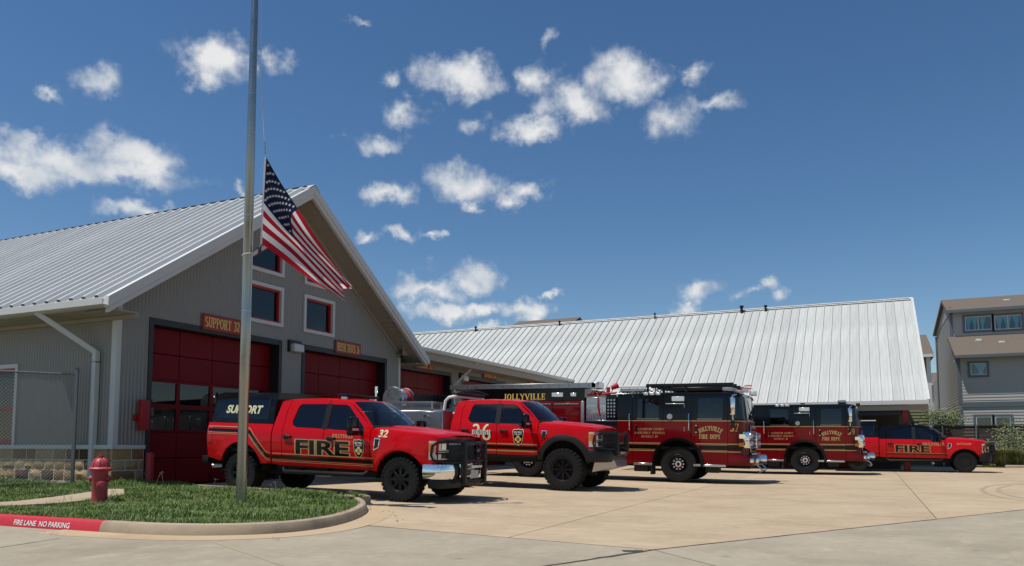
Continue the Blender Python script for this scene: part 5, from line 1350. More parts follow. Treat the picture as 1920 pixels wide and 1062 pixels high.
    for yy in (-.42, .42):
        b = B(); b.box(-1.95, -1.45, yy - .25, yy + .25, .85, 1.05); b.box(-2.05, -1.90, yy - .25, yy + .25, 1.05, 1.55); b.box(-2.05, -1.95, yy - .13, yy + .13, 1.58, 1.78); b.build('seat', 'seat', root, bev=.04, fn=sh_)
    b = B(); b.box(-2.85, -2.45, -.75, .75, .85, 1.05); b.box(-2.98, -2.85, -.75, .75, 1.05, 1.55); b.build('rear_seat', 'seat', root, bev=.04, fn=sh_)
    b = B(); b.tube([(-1.22 + .06 * math.sin(i / 20 * 6.283), .42 + .19 * math.cos(i / 20 * 6.283), 1.36 + .18 * math.sin(i / 20 * 6.283)) for i in range(20)], .016, 6, closed=True); b.build('steering_wheel', 'plastic', root, ang=40, fn=sh_)
    # underbody and wheel wells
    b = B(); b.box(-WBs - 1.05 if not opt.get('flatbed') else -6.0, .62, -.52, .52, .42, .66); b.box(-.62, .62, -.62, .62, .5, 1.15); b.box(-3.15, -.66, -.86, .86, .58, .70)
    b.build('underbody', 'underbody', root, fn=lambda v: Vector((v.x, v.y, v.z + lift)))
    for ax_ in ((0.0, -WBs) if not opt.get('flatbed') else (0.0,)):
        for side in (-1, 1):
            b = B(); aa = arch(ax_, .46, .575, .575, 0, 180, 14)
            b.v = [(x, side * y, z + zf(x)) for y in (.60, .955) for x, z in aa]; n = 15; b.f = [(i, i + 1, n + i + 1, n + i) for i in range(14)] + [tuple(range(n))]
            b.build('wheel_well', 'underbody', root)
    for ax_ in (0.0, -WBs): B().cyl((ax_, -.75, Rt), (ax_, .75, Rt), .07, 10).build('axle', 'underbody', root, ang=40)
    # front: grille, lamps
    def fx(y): return .835 - .10 * (abs(y) / .90) ** 2.6
    def fas(y0, y1, za, zb2, o=0.0, lean=.03): return lambda u, v: (lambda y, z: (fx(y) + o - lean * (z - .85) / .4, y, z + zf(.8)))(y0 + (y1 - y0) * v, za + (zb2 - za) * u)
    B().grid(fas(-.90, .90, .80, 1.325), 6, 30).build('fascia', body_m if not opt.get('blackface') else 'satin_black', root, ang=40)
    gr = B().grid(fas(-.60, .60, .84, 1.27, .012), 4, 20).build('grille', 'satin_black', root, ang=40)
    for zb2 in (.93, 1.05, 1.18): B().grid(fas(-.60, .60, zb2 - .018, zb2 + .018, .035), 2, 20).build('grille_bar', 'steel' if opt.get('chrome') and zb2 > 1.1 else 'plastic', gr, ang=40)
    for side in (-1, 1):
        pth_ = [(.50, W(.50, 1.05) + .012), (.62, W(.62, 1.05) + .014), (.72, W(.72, 1.05) + .012), (.765, .895), (.805, .80), (.835, .68), (.845, .60)]
        def hl(i0, i1, za, zb2, o=0.0):
            P2 = pth_[i0:i1 + 1]
            return lambda u, v: (lambda k: (lambda p: (p[0] + o, side * (p[1] + o * .6), za + (zb2 - za) * u + zf(.7)))(tuple(P2[int(k)][j] + (P2[min(int(k) + 1, len(P2) - 1)][j] - P2[int(k)][j]) * (k - int(k)) for j in (0, 1))))(v * (len(P2) - 1))
        h_ = B().grid(hl(1, 6, .88, 1.235), 6, 16).build('headlight', 'lamp_clear', root, ang=40)
        B().grid(hl(1, 2, 1.02, 1.19, .008), 6, 6).build('turn_lamp', 'lamp_amber', h_, ang=40)
        B().grid(hl(3, 5, 1.03, 1.05, .006), 2, 8).build('lamp_divider', 'plastic', h_); B().grid(hl(3, 5, .90, 1.15, .004), 2, 3)
        for (k0, za, zb2) in ((4, 1.075, 1.195), (4, .90, 1.015)): B().grid(hl(k0, k0 + 2, za, zb2, .008), 3, 6).build('projector', 'rim_black' if za < 1 else 'chrome', h_, ang=40)
    # bumper
    def bump(name, path, prof, m, zo=0.0):
        full = [(x, -y) for x, y in path] + [(x, y) for x, y in path[::-1]]; full = smooth_path(full, 4); b = B(); k = len(prof); n = len(full)
        for i, p in enumerate(full):
            a, c_ = Vector(full[max(i - 1, 0)]), Vector(full[min(i + 1, n - 1)]); d = (c_ - a).normalized(); nn = Vector((d.y, -d.x))
            for (o, z) in prof: q = Vector(p) + nn * o; b.v.append((q.x, q.y, z + zf(.8) + zo))
            if i: b.f += [((i - 1) * k + j, (i - 1) * k + j + 1, i * k + j + 1, i * k + j) for j in range(k - 1)]
        return b.build(name, m, root, ang=40)
    bp_ = [(.52, 1.0), (.74, .995), (.88, .93), (.96, .78), (1.0, .40), (1.005, 0)]
    if not opt.get('flatbed'):
        bump('front_bumper', bp_, [(-.06, .50), (.0, .515), (.02, .60), (.018, .70), (.0, .79), (-.08, .815), (-.3, .815)], 'chrome' if opt.get('chrome') else 'satin_black')
        bump('front_valance', [(.60, .93), (.80, .90), (.90, .76), (.93, .4), (.935, 0)], [(-.2, .33), (0, .335), (.02, .42), (0, .505)], 'satin_black')
    else:
        bump('front_bumper', [(.62, .98), (.78, .95), (.95, .80), (1.08, .5), (1.10, 0)], [(-.1, .50), (.0, .52), (.03, .60), (.03, .76), (.0, .82), (-.3, .83)], 'satin_black')
        b = B(); b.add([(.70, -.72, .50), (1.18, -.45, .36), (1.18, .45, .36), (.70, .72, .50), (1.12, -.5, .52), (1.12, .5, .52), (.80, -.75, .60), (.80, .75, .60), (.62, -.7, .22), (.62, .7, .22)], [(4, 1, 2, 5), (0, 6, 4, 1), (3, 2, 5, 7), (1, 8, 9, 2), (0, 1, 8), (3, 9, 2)]); b.build('skid_plate', 'alu', root, fn=lambda v: Vector((v.x, v.y, v.z + lift)))
        for yy, sz in ((-.72, (.05, .2, .12)), (-.40, (.05, .16, .08)), (.40, (.05, .16, .08)), (.72, (.05, .2, .12))):
            xx = 1.10 - .28 * (abs(yy) / .9) ** 2.2; B().cbox((xx, yy, .68 + zf(.8)), sz).build('fog_lamp', 'lamp_clear', root, bev=.012)
        b = B(); b.bar((.62, -.62, .55 + lift), (.70, -.64, .15 + lift), .05, .05); b.build('tow_strut', 'plastic', root)
    # grille guard
    gx_ = 1.10 if not opt.get('flatbed') else 1.16
    gd = empty('grille_guard', (gx_, 0, .8 + zf(.8)), root); zl0 = -.40 if not opt.get('flatbed') else -.10
    for side in (-1, 1):
        y = side * .42; b = B()
        b.prism([(-.06, zl0), (.045, zl0 + .03), (.055, .0), (.045, .36), (.01, .47), (-.05, .47), (-.075, .40), (-.065, 0)], 'y', y - .045, y + .045); b.build('upright', 'satin_black', gd, bev=.015, seg=2)
        P3 = [(.0, y, .42), (-.10, side * .70, .42), (-.30, side * .925, .41), (-.40, side * .975, .34), (-.42, side * .985, .16), (-.38, side * .965, .07), (-.20, side * .86, .04), (-.06, side * .65, .03), (.0, y, .03)]
        b = B(); b.tube(P3, .024, 8); b.tube([(.0, y, .20), (-.10, side * .70, .20), (-.34, side * .95, .20)], .014, 8); b.build('wrap_bar', 'satin_black', gd, ang=50)
    b = B()
    for z in (.40, .05, -.10 if opt.get('flatbed') else -.33): b.tube([(0, -.42, z), (0, .42, z)], .026, 8)
    for y in (-.14, .14): b.tube([(-.02, y, .05), (-.03, y, .40)], .012, 6)
    b.build('cross_bar', 'satin_black', gd, ang=50)
    B().box(.01, .06, -.22, .22, -.085, -.03).build('light_bar', 'lamp_clear', gd, bev=.008)
    if not opt.get('flatbed'): B().box(.005, .012, -.155, .155, -.285, -.13).build('licence_plate', 'plate', gd)
    # roof light bar
    if opt.get('bar', True):
        z = ZR(-1.75) + .055 + zf(-1.75); lb = B().box(-1.86, -1.62, -.60, .60, z + .03, z + .085).build('light_bar', 'satin_black', root, bev=.02, seg=2)
        for yy in (-.5, .5): B().box(-1.80, -1.68, yy - .03, yy + .03, z - .03, z + .028).build('bar_foot', 'steel', lb)
    B().tube([(-.62, -.80, FT(-.62) + zf(-.6)), (-.66, -.81, FT(-.62) + .45 + zf(-.6))], .004, 5).build('antenna', 'plastic', root)
    # wheels
    stl = 'spoke'; off_in = opt['half'] - wt / 2
    for side in (-1, 1):
        wheel(opt['wkey'], Rt, wt, opt['Rr'], root, (0, side * off_in, Rt), side, opt.get('style', 'spoke'))
        if not opt.get('flatbed'): wheel(opt['wkey'], Rt, wt, opt['Rr'], root, (-WBs, side * off_in, Rt), side, opt.get('style', 'spoke'))
    return root, W, zf, sk
def pickup_bed(root, W, zf, sk, cap_m='gloss_black', WBs=4.06):
    XE_ = -5.04; a_r = arch(-WBs, .46, .58, .60, 13, 167)
    out = [(-3.235, .64), (-3.235, 1.46), (XE_ - .02, 1.46), (XE_, 1.0), (XE_ + .02, .70), (-4.70, .64)] + arch(-WBs, .46, .58, .60, 163, 15)[0:] + [(-3.46, .62)]
    for side in (-1, 1): sk('bed_side', [out], 'car_red', side)
    for side in (-1, 1): sk('tail_lamp', [[(XE_ + .01, 1.02), (XE_ + .0, 1.38), (XE_ + .14, 1.38), (XE_ + .13, 1.02)]], 'hose_red', side, off=.006, t=.01)
    sh_ = lambda v: Vector((v.x, v.y, v.z + zf(v.x)))
    B().box(XE_ - .02, XE_ + .03, -.90, .90, .72, 1.45).build('tailgate', 'car_red', root, bev=.01, fn=sh_)
    B().box(XE_, -3.24, -.90, .90, .85, .92).build('bed_floor', 'underbody', root, fn=sh_)
    B().box(XE_ - .17, XE_ + .02, -.98, .98, .56, .72).build('rear_bumper', 'satin_black', root, bev=.025, seg=2, fn=sh_)
    b = B(); b.cyl((-4.75, -.80, .52), (XE_ + .10, -.92, .50), .045, 12); b.build('exhaust_tip', 'alu', root, ang=40, fn=sh_)
    # camper shell
    sec = [(.945, 1.465), (.93, 1.60), (.885, 1.85), (.845, 2.02), (.80, 2.10), (.70, 2.135), (.35, 2.155), (0, 2.16)]
    full = [(-y, z) for y, z in sec] + [(y, z) for y, z in sec[::-1][1:]]
    b = B(); xs = [(-3.225, .30), (-3.25, .0), (-3.4, 0), ]; n = len(full)
    xs = [(-3.235, .985), (-3.29, 1.0), (-4.2, 1.0), (-4.95, 1.0), (-5.03, .975)]
    for (x, k) in xs:
        for (y, z) in full: b.v.append((x if z < 1.6 or x > -4.9 else x + .10 * (z - 1.6), y * k, 1.465 + (z - 1.465) * (k if k < 1 else 1)))
    for i in range(len(xs) - 1): b.f += [(i * n + j, i * n + j + 1, (i + 1) * n + j + 1, (i + 1) * n + j) for j in range(n - 1)]
    b.f += [tuple(range(n)), tuple(range((len(xs) - 1) * n, len(xs) * n))]
    shl = b.build('camper_shell', cap_m, root, ang=35, fn=sh_)
    Wc = lambda x, z: interp(z, [p[1] for p in sec], [p[0] for p in sec])
    for side in (-1, 1):
        skin('shell_window', [[(-3.42, 1.56), (-3.42, 1.97), (-4.84, 1.97), (-4.84, 1.56)]], Wc, side, 'car_glass', shl, .004, .003, zf=zf)
        skin('window_trim', [[(-3.38, 1.53), (-3.38, 2.0), (-3.42, 2.0), (-3.42, 1.53)]], Wc, side, 'satin_black', shl, .008, .006, zf=zf)
    return shl, Wc
HALF = 1.0
def stripes(sk, P, spec, side=-1):
    for (dz, wd, m) in spec: sk('stripe', [ribbon([(x, z + dz) for x, z in P], wd)], m, side, off=.006 + (.0015 if m != 'gloss_black' else 0), t=0, gx=.07, gz=.035)
def place(px, py):
    p = on_z(px, py, 0)
    for _ in range(8): p = on_z(px, py, zg(p.x, p.y))
    return p
# --- support pickup nearest the camera
nf = place(748, 942)
r32, W32, z32, s32 = pickup('red support pickup with black camper shell nearest the flagpole', nf, dict(name='pickup_truck', half=1.0, Rt=.435, wt=.30, Rr=.235, wkey='pu', chrome=True, rake=.020, group='red fire department pickups'))
shl, Wc = pickup_bed(r32, W32, z32, s32)
for side in (-1, 1):
    vs_, fs_ = bfont('SUPPORT', .235, .010, 1.0, .22); flat_skin('lettering', vs_, fs_, Wc, side, 'cream', shl, .012, (-4.10, 1.68), zf=z32)
    spec = [(.075, .016, 'gold_leaf'), (.0, .060, 'gloss_black'), (-.055, .010, 'gold_leaf'), (-.085, .010, 'gold_leaf')]
    stripes(s32, [(-.62, .775), (-2.94, .775)], spec, side); stripes(s32, [(-2.945, .775), (-3.19, .775)], spec, side)
    stripes(s32, [(-3.245, .775), (-3.36, .80), (-3.82, 1.27), (-3.92, 1.30), (-5.02, 1.30)], spec, side)
    for of, m, o2 in ((.016, 'gold_leaf', .004), (.0, 'gloss_black', .006)):
        vs_, fs_ = bfont('FIRE', .405, of + .012, 1.88); flat_skin('lettering', vs_, fs_, W32, side, m, r32, o2, (-1.90, .868), zf=z32)
    q, wd = serif_text('JOLLYVILLE', .075, thick=.2, thin=.1); quads_skin('lettering', q, W32, side, 'gold_leaf', r32, .004, (-1.38, 1.225), z32)
    vs_, fs_ = bfont('32', .20, .006, 1.1, .18); flat_skin('lettering', vs_, fs_, W32, side, 'cream', r32, .004, (-.42, 1.275), zf=z32)
    shield_badge(r32, W32, side, (-.97, 1.03), .36, z32)
# --- brush truck: the same cab on tall tyres with a metal flatbed body
nf = place(1054, 921)
r36, W36, z36, s36 = pickup('red crew-cab brush truck on tall off-road tyres with silver toolbox body', nf, dict(name='brush_truck', half=1.12, Rt=.52, wt=.36, Rr=.285, wkey='brush', lift=.24, rake=.014, flatbed=True, wb=4.9, bar=False, style='spoke', blackface=False))
zfl = lambda v: Vector((v.x, v.y, v.z + z36(v.x)))
for side in (-1, 1):
    fl_ = arch(0, .46, .69, .70, 174, 4, 20) + arch(0, .46, .565, .555, 6, 172, 20)
    skin('fender_flare', [fl_], lambda x, z: W36(x, z) + .05, side, 'plastic', r36, .04, .10, zf=z36)
    spec = [(.085, .030, 'gold_leaf'), (.0, .070, 'gloss_black'), (-.085, .030, 'gold_leaf')]
    stripes(s36, [(-.73, .80), (-1.855, .80)], spec, side); stripes(s36, [(-1.875, .80), (-2.93, .80)], spec, side)
    q, wd = serif_text('36', .42, thick=.15, thin=.11, serif=False, track=.16); quads_skin('lettering', q, W36, side, 'cream', r36, .005, (-2.30, .96), z36)
    q, wd = serif_text('BRUSH', .135, thick=.30, thin=.22, serif=False, track=.14); quads_skin('lettering_outline', q, W36, side, 'gloss_black', r36, .0085, (-2.30, 1.098), z36)  # black backing that outlines the white BRUSH letters
    q, wd = serif_text('BRUSH', .12, thick=.20, thin=.11, track=.22); quads_skin('lettering', q, W36, side, 'strip_white', r36, .013, (-2.30, 1.105), z36)
    shield_badge(r36, W36, side, (-1.25, 1.06), .42, z36)
BZ = .29
def fb(name, m, c0, c1, bev=.012, parent=r36, ang=None): return B().box(c0[0], c1[0], c0[1], c1[1], c0[2], c1[2]).build(name, m, parent, bev=bev)
fb('flatbed', 'alu', (-6.6, -1.18, 1.05), (-3.32, 1.18, 1.13))
for side in (-1, 1):
    y0, y1 = sorted((side * .62, side * 1.18))
    bx = fb('toolbox', 'alu', (-6.5, y0, 1.135), (-3.36, y1, 1.98), .02)
    for (a, c) in ((-4.42, -3.42), (-5.5, -4.47), (-6.45, -5.55)):
        d_ = fb('toolbox_door', 'alu', (a, min(side * 1.18, side * 1.20), 1.2), (c, max(side * 1.18, side * 1.20), 1.94), .006, bx)
        mx = (a + c) / 2 + .1
        skin('latch', [[(mx - .10, 1.84), (mx + .10, 1.84), (mx + .10, 1.72), (mx + .06, 1.60), (mx - .06, 1.60), (mx - .10, 1.72)]], lambda x, z: 1.2, side, 'steel', d_, .006, .008, gx=0, gz=0)
        fb('latch_handle', 'chrome', (mx - .10, min(side * 1.206, side * 1.222), 1.80), (mx + .10, max(side * 1.206, side * 1.222), 1.84), .004, d_)
    fb('lower_box', 'alu', (-4.2, y0, .62), (-3.45, y1, 1.045), .015)
    for ax_ in (-4.9,): wheel('brush', .52, .36, .285, r36, (ax_, side * .94, .52), side, 'spoke')
    # mesh-sided tray on top
    tr = empty('tray', (0, 0, 0), r36); b = B(); ya, yb = side * 1.16, side * .66
    for z in (1.995, 2.20): b.bar((-6.4, ya, z), (-3.7, ya, z), .03, .03); b.bar((-6.4, yb, z), (-3.7, yb, z), .03, .03)
    for x in (-6.4, -5.05, -3.7): b.bar((x, ya, 1.98), (x, ya, 2.215), .05, .04); b.bar((x, yb, 1.98), (x, yb, 2.215), .05, .04); b.bar((x, ya, 2.20), (x, yb, 2.20), .03, .03)
    b.build('tray_frame', 'alu', tr)
    b = B(); n = 54
    for k in range(n):
        x = -6.4 + 2.7 * k / n
        for sg in (0, 1): b.bar((x + (.05 if sg else 0), ya, 2.01), (x + (0 if sg else .05), ya, 2.19), .008, .006); b.bar((x + (.05 if sg else 0), yb, 2.01), (x + (0 if sg else .05), yb, 2.19), .008, .006)
    o = b.build('expanded_mesh', 'alu', tr); o['kind'] = 'stuff'
fb('water_tank', 'strip_white', (-6.2, -.6, 1.14), (-4.2, .6, 1.80), .05)
# hose reel
re = empty('hose_reel', (-5.45, -.1, 2.34), r36)
for y in (-.32, .30): B().lathe([(.05, y), (.33, y), (.345, y + .02), (.33, y + .04), (.05, y + .04)], axis='y', n=28).build('reel_flange', 'steel', re, ang=40)
for k in range(5):
    b = B(); y = -.24 + k * .11; b.tube([(.26 * math.cos(i / 24 * 6.283), y, .26 * math.sin(i / 24 * 6.283)) for i in range(24)], .05, 8, closed=True); b.build('hose_coil', 'hose_red' if k > 2 else 'steel', re, ang=50)
for y in (-.35, .36): 
    for k in range(4): B().bar((.0, y, 0), (.31 * math.cos(k * 1.571 + .4), y, .31 * math.sin(k * 1.571 + .4)), .03, .02, up=(0, 1, 0)).build('reel_spoke', 'steel', re)
b = B(); b.box(-.28, .28, -.40, -.36, -.62, 0); b.box(-.28, .28, .36, .40, -.62, 0); b.build('reel_stand', 'alu', re)
b = B(); b.cyl((-.48, -.45, -.4), (-.48, -.45, .30), .04, 10); b.cyl((-.48, -.45, .15), (-.48, -.45, .34), .055, 10); b.build('nozzle_post', 'chrome', r36.children[0] if False else re, ang=40)
# spare tyre lying flat
sp_ = wheel('brush', .52, .36, .285, r36, (-4.45, .05, 2.27), -1, 'spoke', name='spare_wheel'); sp_.rotation_euler = (math.pi / 2, 0, .3)
# headache rack
b = B(); 
for y in (-.88, .88): b.tube([(-3.5, y, 1.95), (-3.45, y, 2.24), (-3.36, y * .98, 2.33), (-3.2, y * .95, 2.36)], .04, 8)
b.tube([(-3.2, -.84, 2.36), (-3.2, .84, 2.36)], .035, 8); b.build('headache_rack', 'strip_white', r36, ang=50)
b = B(); b.box(-3.32, -3.12, -.78, .78, 2.40, 2.48); b.build('light_bar', 'plastic', r36, bev=.02)
for k in range(5): B().tube([(-3.25 + .05 * k, -.7 + .02 * k, 2.55 - .012 * k), (-2.7 + .04 * k, -.35 + .05 * k, 2.50 - .02 * k)], .020, 6).build('suction_hose', 'plastic', r36, ang=50)
b = B(); b.box(-6.4, -3.2, -.45, -.30, .66, 1.05); b.box(-6.4, -3.2, .30, .45, .66, 1.05); b.build('chassis_rail', 'underbody', r36)
# --- last pickup, two-tone with black upper cab and bed cover
nf = place(1811, 887)
r40, W40, z40, s40 = pickup('two-tone red pickup with black upper cab parked farthest right', nf, dict(name='pickup_truck', half=1.0, Rt=.425, wt=.30, Rr=.235, wkey='pu2', upper='gloss_black', chrome=False, rake=.016, group='red fire department pickups'))
shl, Wc = pickup_bed(r40, W40, z40, s40)
for side in (-1, 1):
    stripes(s40, [(-.62, .775), (-2.94, .775)], [(.03, .010, 'gold_leaf'), (.0, .035, 'gloss_black')], side); stripes(s40, [(-3.245, .775), (-3.44, .775)], [(.0, .035, 'gloss_black')], side)
    for of, m, o2 in ((.014, 'gold_leaf', .004), (.0, 'gloss_black', .006)):
        vs_, fs_ = bfont('FIRE', .405, of + .012, 1.82); flat_skin('lettering', vs_, fs_, W40, side, m, r40, o2, (-1.95, .855), zf=z40)
    q, wd = serif_text('JOLLYVILLE', .12, thick=.2, thin=.1); quads_skin('lettering', q, W40, side, 'gold_leaf', r40, .004, (-1.16, 1.14), z40)
    q, wd = serif_text('BATTALION', .075, thick=.2, thin=.1, serif=False); quads_skin('lettering', q, W40, side, 'gold_leaf', r40, .004, (-.02, 1.19), z40)
    fb('shell_rack', 'strip_white', (-5.0, min(side * .78, side * .82), 2.20), (-3.3, max(side * .78, side * .82), 2.235), .006, shl)

# ------------------------------------------------------------------ fire engines
def engine(label, near_front, num, opt):
    hx, hy = near_front.x, near_front.y + 1.26
    WBe = 5.0; z0, z1 = zg(hx, hy), zg(hx - WBe, hy)
    root = empty('fire_engine', (hx, hy, z0 + .003), rot=(0, math.atan((z1 - z0) / WBe), 0)); tag(root, label, 'fire engine', 'red and black fire engines')
    def W(x, z): return 1.245 - .05 * max(0, z - 1.87) ** 1.5
    def sk(n, loops, m, side, off=0.0, t=.025, par=None, gx=.3, gz=.25): return skin(n, loops, W, side, m, par or root, off, t, gx, gz)
    ZB, ZS, ZT = .54, 1.87, 2.74; AC, AR = .58, .72
    segs = [('cab_panel', -1.92, -1.435), ('rear_door', -1.425, -.465), ('side_panel', -.455, .415), ('front_door', .425, 1.47)]
    def lower(x0, x1):
        """lower panel outline with the wheel arch bitten out"""
        pts = [(x0, ZS)]; zc = lambda x: AC + math.sqrt(max(0, AR * AR - x * x)) if abs(x) < AR else ZB
        n = 16; low = []
        for i in range(n + 1):
            x = x0 + (x1 - x0) * i / n; low.append((x, max(ZB, zc(x))))
        for ed in (-AR, AR):
            if x0 < ed < x1: low += [(ed - .001 * (1 if ed < 0 else -1), ZB), (ed, AC)]
        low.sort(key=lambda p: (p[0], p[1] if p[0] <= 0 else -p[1]))
        return pts + low + [(x1, ZS)]
    for side in (-1, 1):
        for (nm, a, c) in segs:
            d_ = sk(nm, [lower(a, c)], 'engine_red', side)
            hole = None
            if nm == 'rear_door': hole = [(-1.27, 1.95), (-.60, 1.95), (-.60, 2.56), (-1.27, 2.56)]
            if nm == 'front_door': hole = [(.60, 1.95), (1.30, 1.95), (1.34, 2.0), (1.34, 2.56), (.60, 2.56)]
            loops = [[(a, ZS + .004), (c, ZS + .004), (c, ZT - .06), (a, ZT - .06)]] + ([hole] if hole else [])
            sk('upper_panel', loops, 'gloss_black', side, par=d_)
            if hole:
                sk('window', [hole], 'eng_glass', side, off=-.012, t=0, par=d_)
                sk('window_sill', [[(hole[0][0] - .02, 1.92), (hole[1][0] + .02, 1.92), (hole[1][0] + .02, 1.935), (hole[0][0] - .02, 1.935)]], 'steel', side, off=.008, t=.008, par=d_)
                hx0 = a + .10; b = B(); y = side * 1.30; b.tube([(a - .09, side * 1.245, 1.58), (a - .09, y, 1.60), (a - .09, y, 2.06), (a - .09, side * 1.245, 2.08)], .019, 8); b.build('grab_rail', 'chrome', d_, ang=50)
                b = B(); b.box(hx0, hx0 + .06, side * 1.245, side * 1.275, 1.52, 1.74); b.build('handle', 'gloss_black', d_, bev=.01)
                for zz in (1.53, 1.73): B().cyl((hx0 + .03, side * 1.27, zz), (hx0 + .03, side * 1.285, zz), .017, 8).build('lock', 'chrome', d_)
                b = B(); b.box(a + .04, c - .05, min(side * 1.20, side * 1.27), max(side * 1.20, side * 1.27), ZB - .035, ZB + .035) if nm == 'front_door' else b.box(a + .04, -.78, min(side * 1.20, side * 1.27), max(side * 1.20, side * 1.27), ZB - .035, ZB + .035)
                b.build('step', 'steel', d_, bev=.01)
            sk('trim_line', [ribbon([(a, ZS + .002), (c, ZS + .002)], .022)], 'gold_leaf', side, off=.005, t=.004, par=d_, gx=0, gz=0)
            for zz, hh, m in ((1.185, .022, 'gold_leaf'), (1.075, .125, 'gloss_black'), (.955, .022, 'gold_leaf'), (1.15, .008, 'gold_leaf'), (.995, .008, 'gold_leaf')):
                lo_, hi_ = a, c; xa = math.sqrt(max(0, (AR + .09) ** 2 - (zz - AC) ** 2))
                for (p, q) in ((a, min(c, -xa)), (max(a, xa), c)):
                    if q - p > .02: sk('stripe', [ribbon([(p, zz), (q, zz)], hh)], m, side, off=.004, t=0, par=d_, gx=0, gz=0)
        # side panel fittings
        b = B(); b.box(-.19, .20, side * 1.235, side * 1.27, 2.47, 2.62); b.build('scene_light', 'lamp_clear', root, bev=.012)
        b = B(); b.box(-.38, .20, side * 1.235, side * 1.265, 2.385, 2.41); b.build('drip_rail', 'chrome', root, bev=.006)
        B().cyl((-.25, side * 1.235, 2.0), (-.25, side * 1.275, 2.0), .085, 20).build('intake_cap', 'steel', root, ang=40)
        sk('vent_seam', [ribbon([(.19, 1.55), (.19, 2.38)], .012)], 'steel', side, off=.003, t=0, gx=0, gz=0)
        # wheel arch flare
        ring = arch(0, AC, AR + .06, AR + .06, 188, -8, 24) + arch(0, AC, AR - .03, AR - .03, -6, 186, 24); sk('arch_flare', [ring], 'gloss_black', side, off=.07, t=.11, gx=0, gz=0)
        b = B(); aa = arch(0, AC, AR, AR, 0, 180, 16); b.v = [(x, side * y, z) for y in (.70, 1.24) for x, z in aa]; b.f = [(i, i + 1, 18 + i, 17 + i) for i in range(16)] + [tuple(range(17))]; b.build('wheel_well', 'underbody', root)
        b = B(); b.box(-.86, -.80, min(side * .8, side * 1.22), max(side * .8, side * 1.22), .22, .75); b.build('mud_flap', 'plastic', root)
        for k in range(3): B().box(-1.08 + .19 * k, -.92 + .19 * k, min(side * 1.20, side * 1.255), max(side * 1.20, side * 1.255), ZT - .075, ZT + .02).build('roof_edge_light', 'lamp_clear', root, bev=.02)
        # lettering
        q, wd = serif_text('JOLLYVILLE', .135, thick=.24, thin=.12, arc=4.2, sx=.70); quads_skin('lettering', q, W, side, 'gold_leaf', root, .004, (.97, 1.585))
        q, wd = serif_text('FIRE DEPT.', .130, thick=.24, thin=.12, track=.14, sx=.72); quads_skin('lettering', q, W, side, 'gold_leaf', root, .004, (.97, 1.335))
        for i, tx in enumerate(('WILLIAMSON COUNTY', 'EMERGENCY SERVICES', 'DISTRICT #1')):
            q, wd = serif_text(tx, .068, thick=.16, thin=.08, track=.16, sx=.95); quads_skin('lettering', q, W, side, 'gold_leaf', root, .004, (-.88, 1.58 - .115 * i))
    # front wrap: plan curve of the cab nose
    half = [(1.48, 1.245), (1.62, 1.235), (1.76, 1.19), (1.88, 1.08), (1.955, .90), (2.0, .60), (2.02, .30), (2.025, 0)]
    plan = smooth_path([(x, -y) for x, y in half] + [(x, y) for x, y in half[::-1][1:]], 3)
    def wrap(name, z0_, z1_, m, i0=0, i1=None, off=0.0, lean0=0.0, lean1=0.0, par=None, nz=4):
        P_2 = plan[i0:i1] if i1 else plan[i0:]; n = len(P_2)
        def f(u, v):
            k = u * (n - 1); i = min(int(k), n - 2); p = Vector(P_2[i]).lerp(Vector(P_2[i + 1]), k - i); d = (Vector(P_2[i + 1]) - Vector(P_2[i])).normalized(); nn = Vector((d.y, -d.x)); z = z0_ + (z1_ - z0_) * v
            ln = (lean0 + (lean1 - lean0) * v) * max(0, p.x - 1.5) / .5
            tw = .05 * max(0, z - 1.87) ** 1.5
            return (p.x + nn.x * off - ln, p.y * (1 - tw / 1.245) + nn.y * off, z)
        return B().grid(f, (n - 1) * 2, nz).build(name, m, par or root, ang=40)
    N = len(plan)
    nose = wrap('nose', ZB + .03, ZS, 'engine_red'); wrap('trim_line', ZS - .009, ZS + .013, 'gold_leaf', off=.005, par=nose, nz=1)
    for zz, hh, m in ((1.185, .022, 'gold_leaf'), (1.075, .125, 'gloss_black'), (.955, .022, 'gold_leaf')): wrap('stripe', zz - hh / 2, zz + hh / 2, m, off=.004, par=nose, nz=1, i0=0, i1=9), wrap('stripe', zz - hh / 2, zz + hh / 2, m, off=.004, par=nose, nz=1, i0=N - 9)
    wrap('windshield_sill', ZS + .014, 1.93, 'gloss_black', lean0=0, lean1=.01)
    wrap('windshield', 1.93, 2.60, 'eng_glass' if not opt.get('clear') else 'shield_glass', i0=1, i1=N - 1, lean0=.01, lean1=.10)
    wrap('corner_pillar', 1.93, 2.60, 'gloss_black', i0=0, i1=3, off=.002, lean0=.01, lean1=.10); wrap('corner_pillar', 1.93, 2.60, 'gloss_black', i0=N - 3, off=.002, lean0=.01, lean1=.10)
    wrap('brow', 2.60, ZT - .03, 'gloss_black', lean0=.10, lean1=.16)
    b = B(); b.box(2.0, 2.02, -.03, .03, 1.93, 2.55); b.build('windshield_divider', 'gloss_black', root)
    # roof with rolled edges
    def roof(u, v):
        x = -1.92 + (1.86 + 1.92) * u; y = (v * 2 - 1); wv_ = 1.21 * (1 - .12 * max(0, (u - .86) / .14) ** 2); e = abs(y) ** 8
        return (x, y * wv_, ZT + .035 - .075 * e - .07 * max(0, (u - .93) / .07) ** 2)
    B().grid(roof, 24, 36).build('roof', 'gloss_black', root, ang=50)
    for side in (-1, 1): B().tube([(-1.92, side * 1.215, ZT - .035), (1.45, side * 1.215, ZT - .035), (1.78, side * 1.10, ZT - .05)], .028, 8).build('roof_rail', 'gloss_black', root, ang=50)
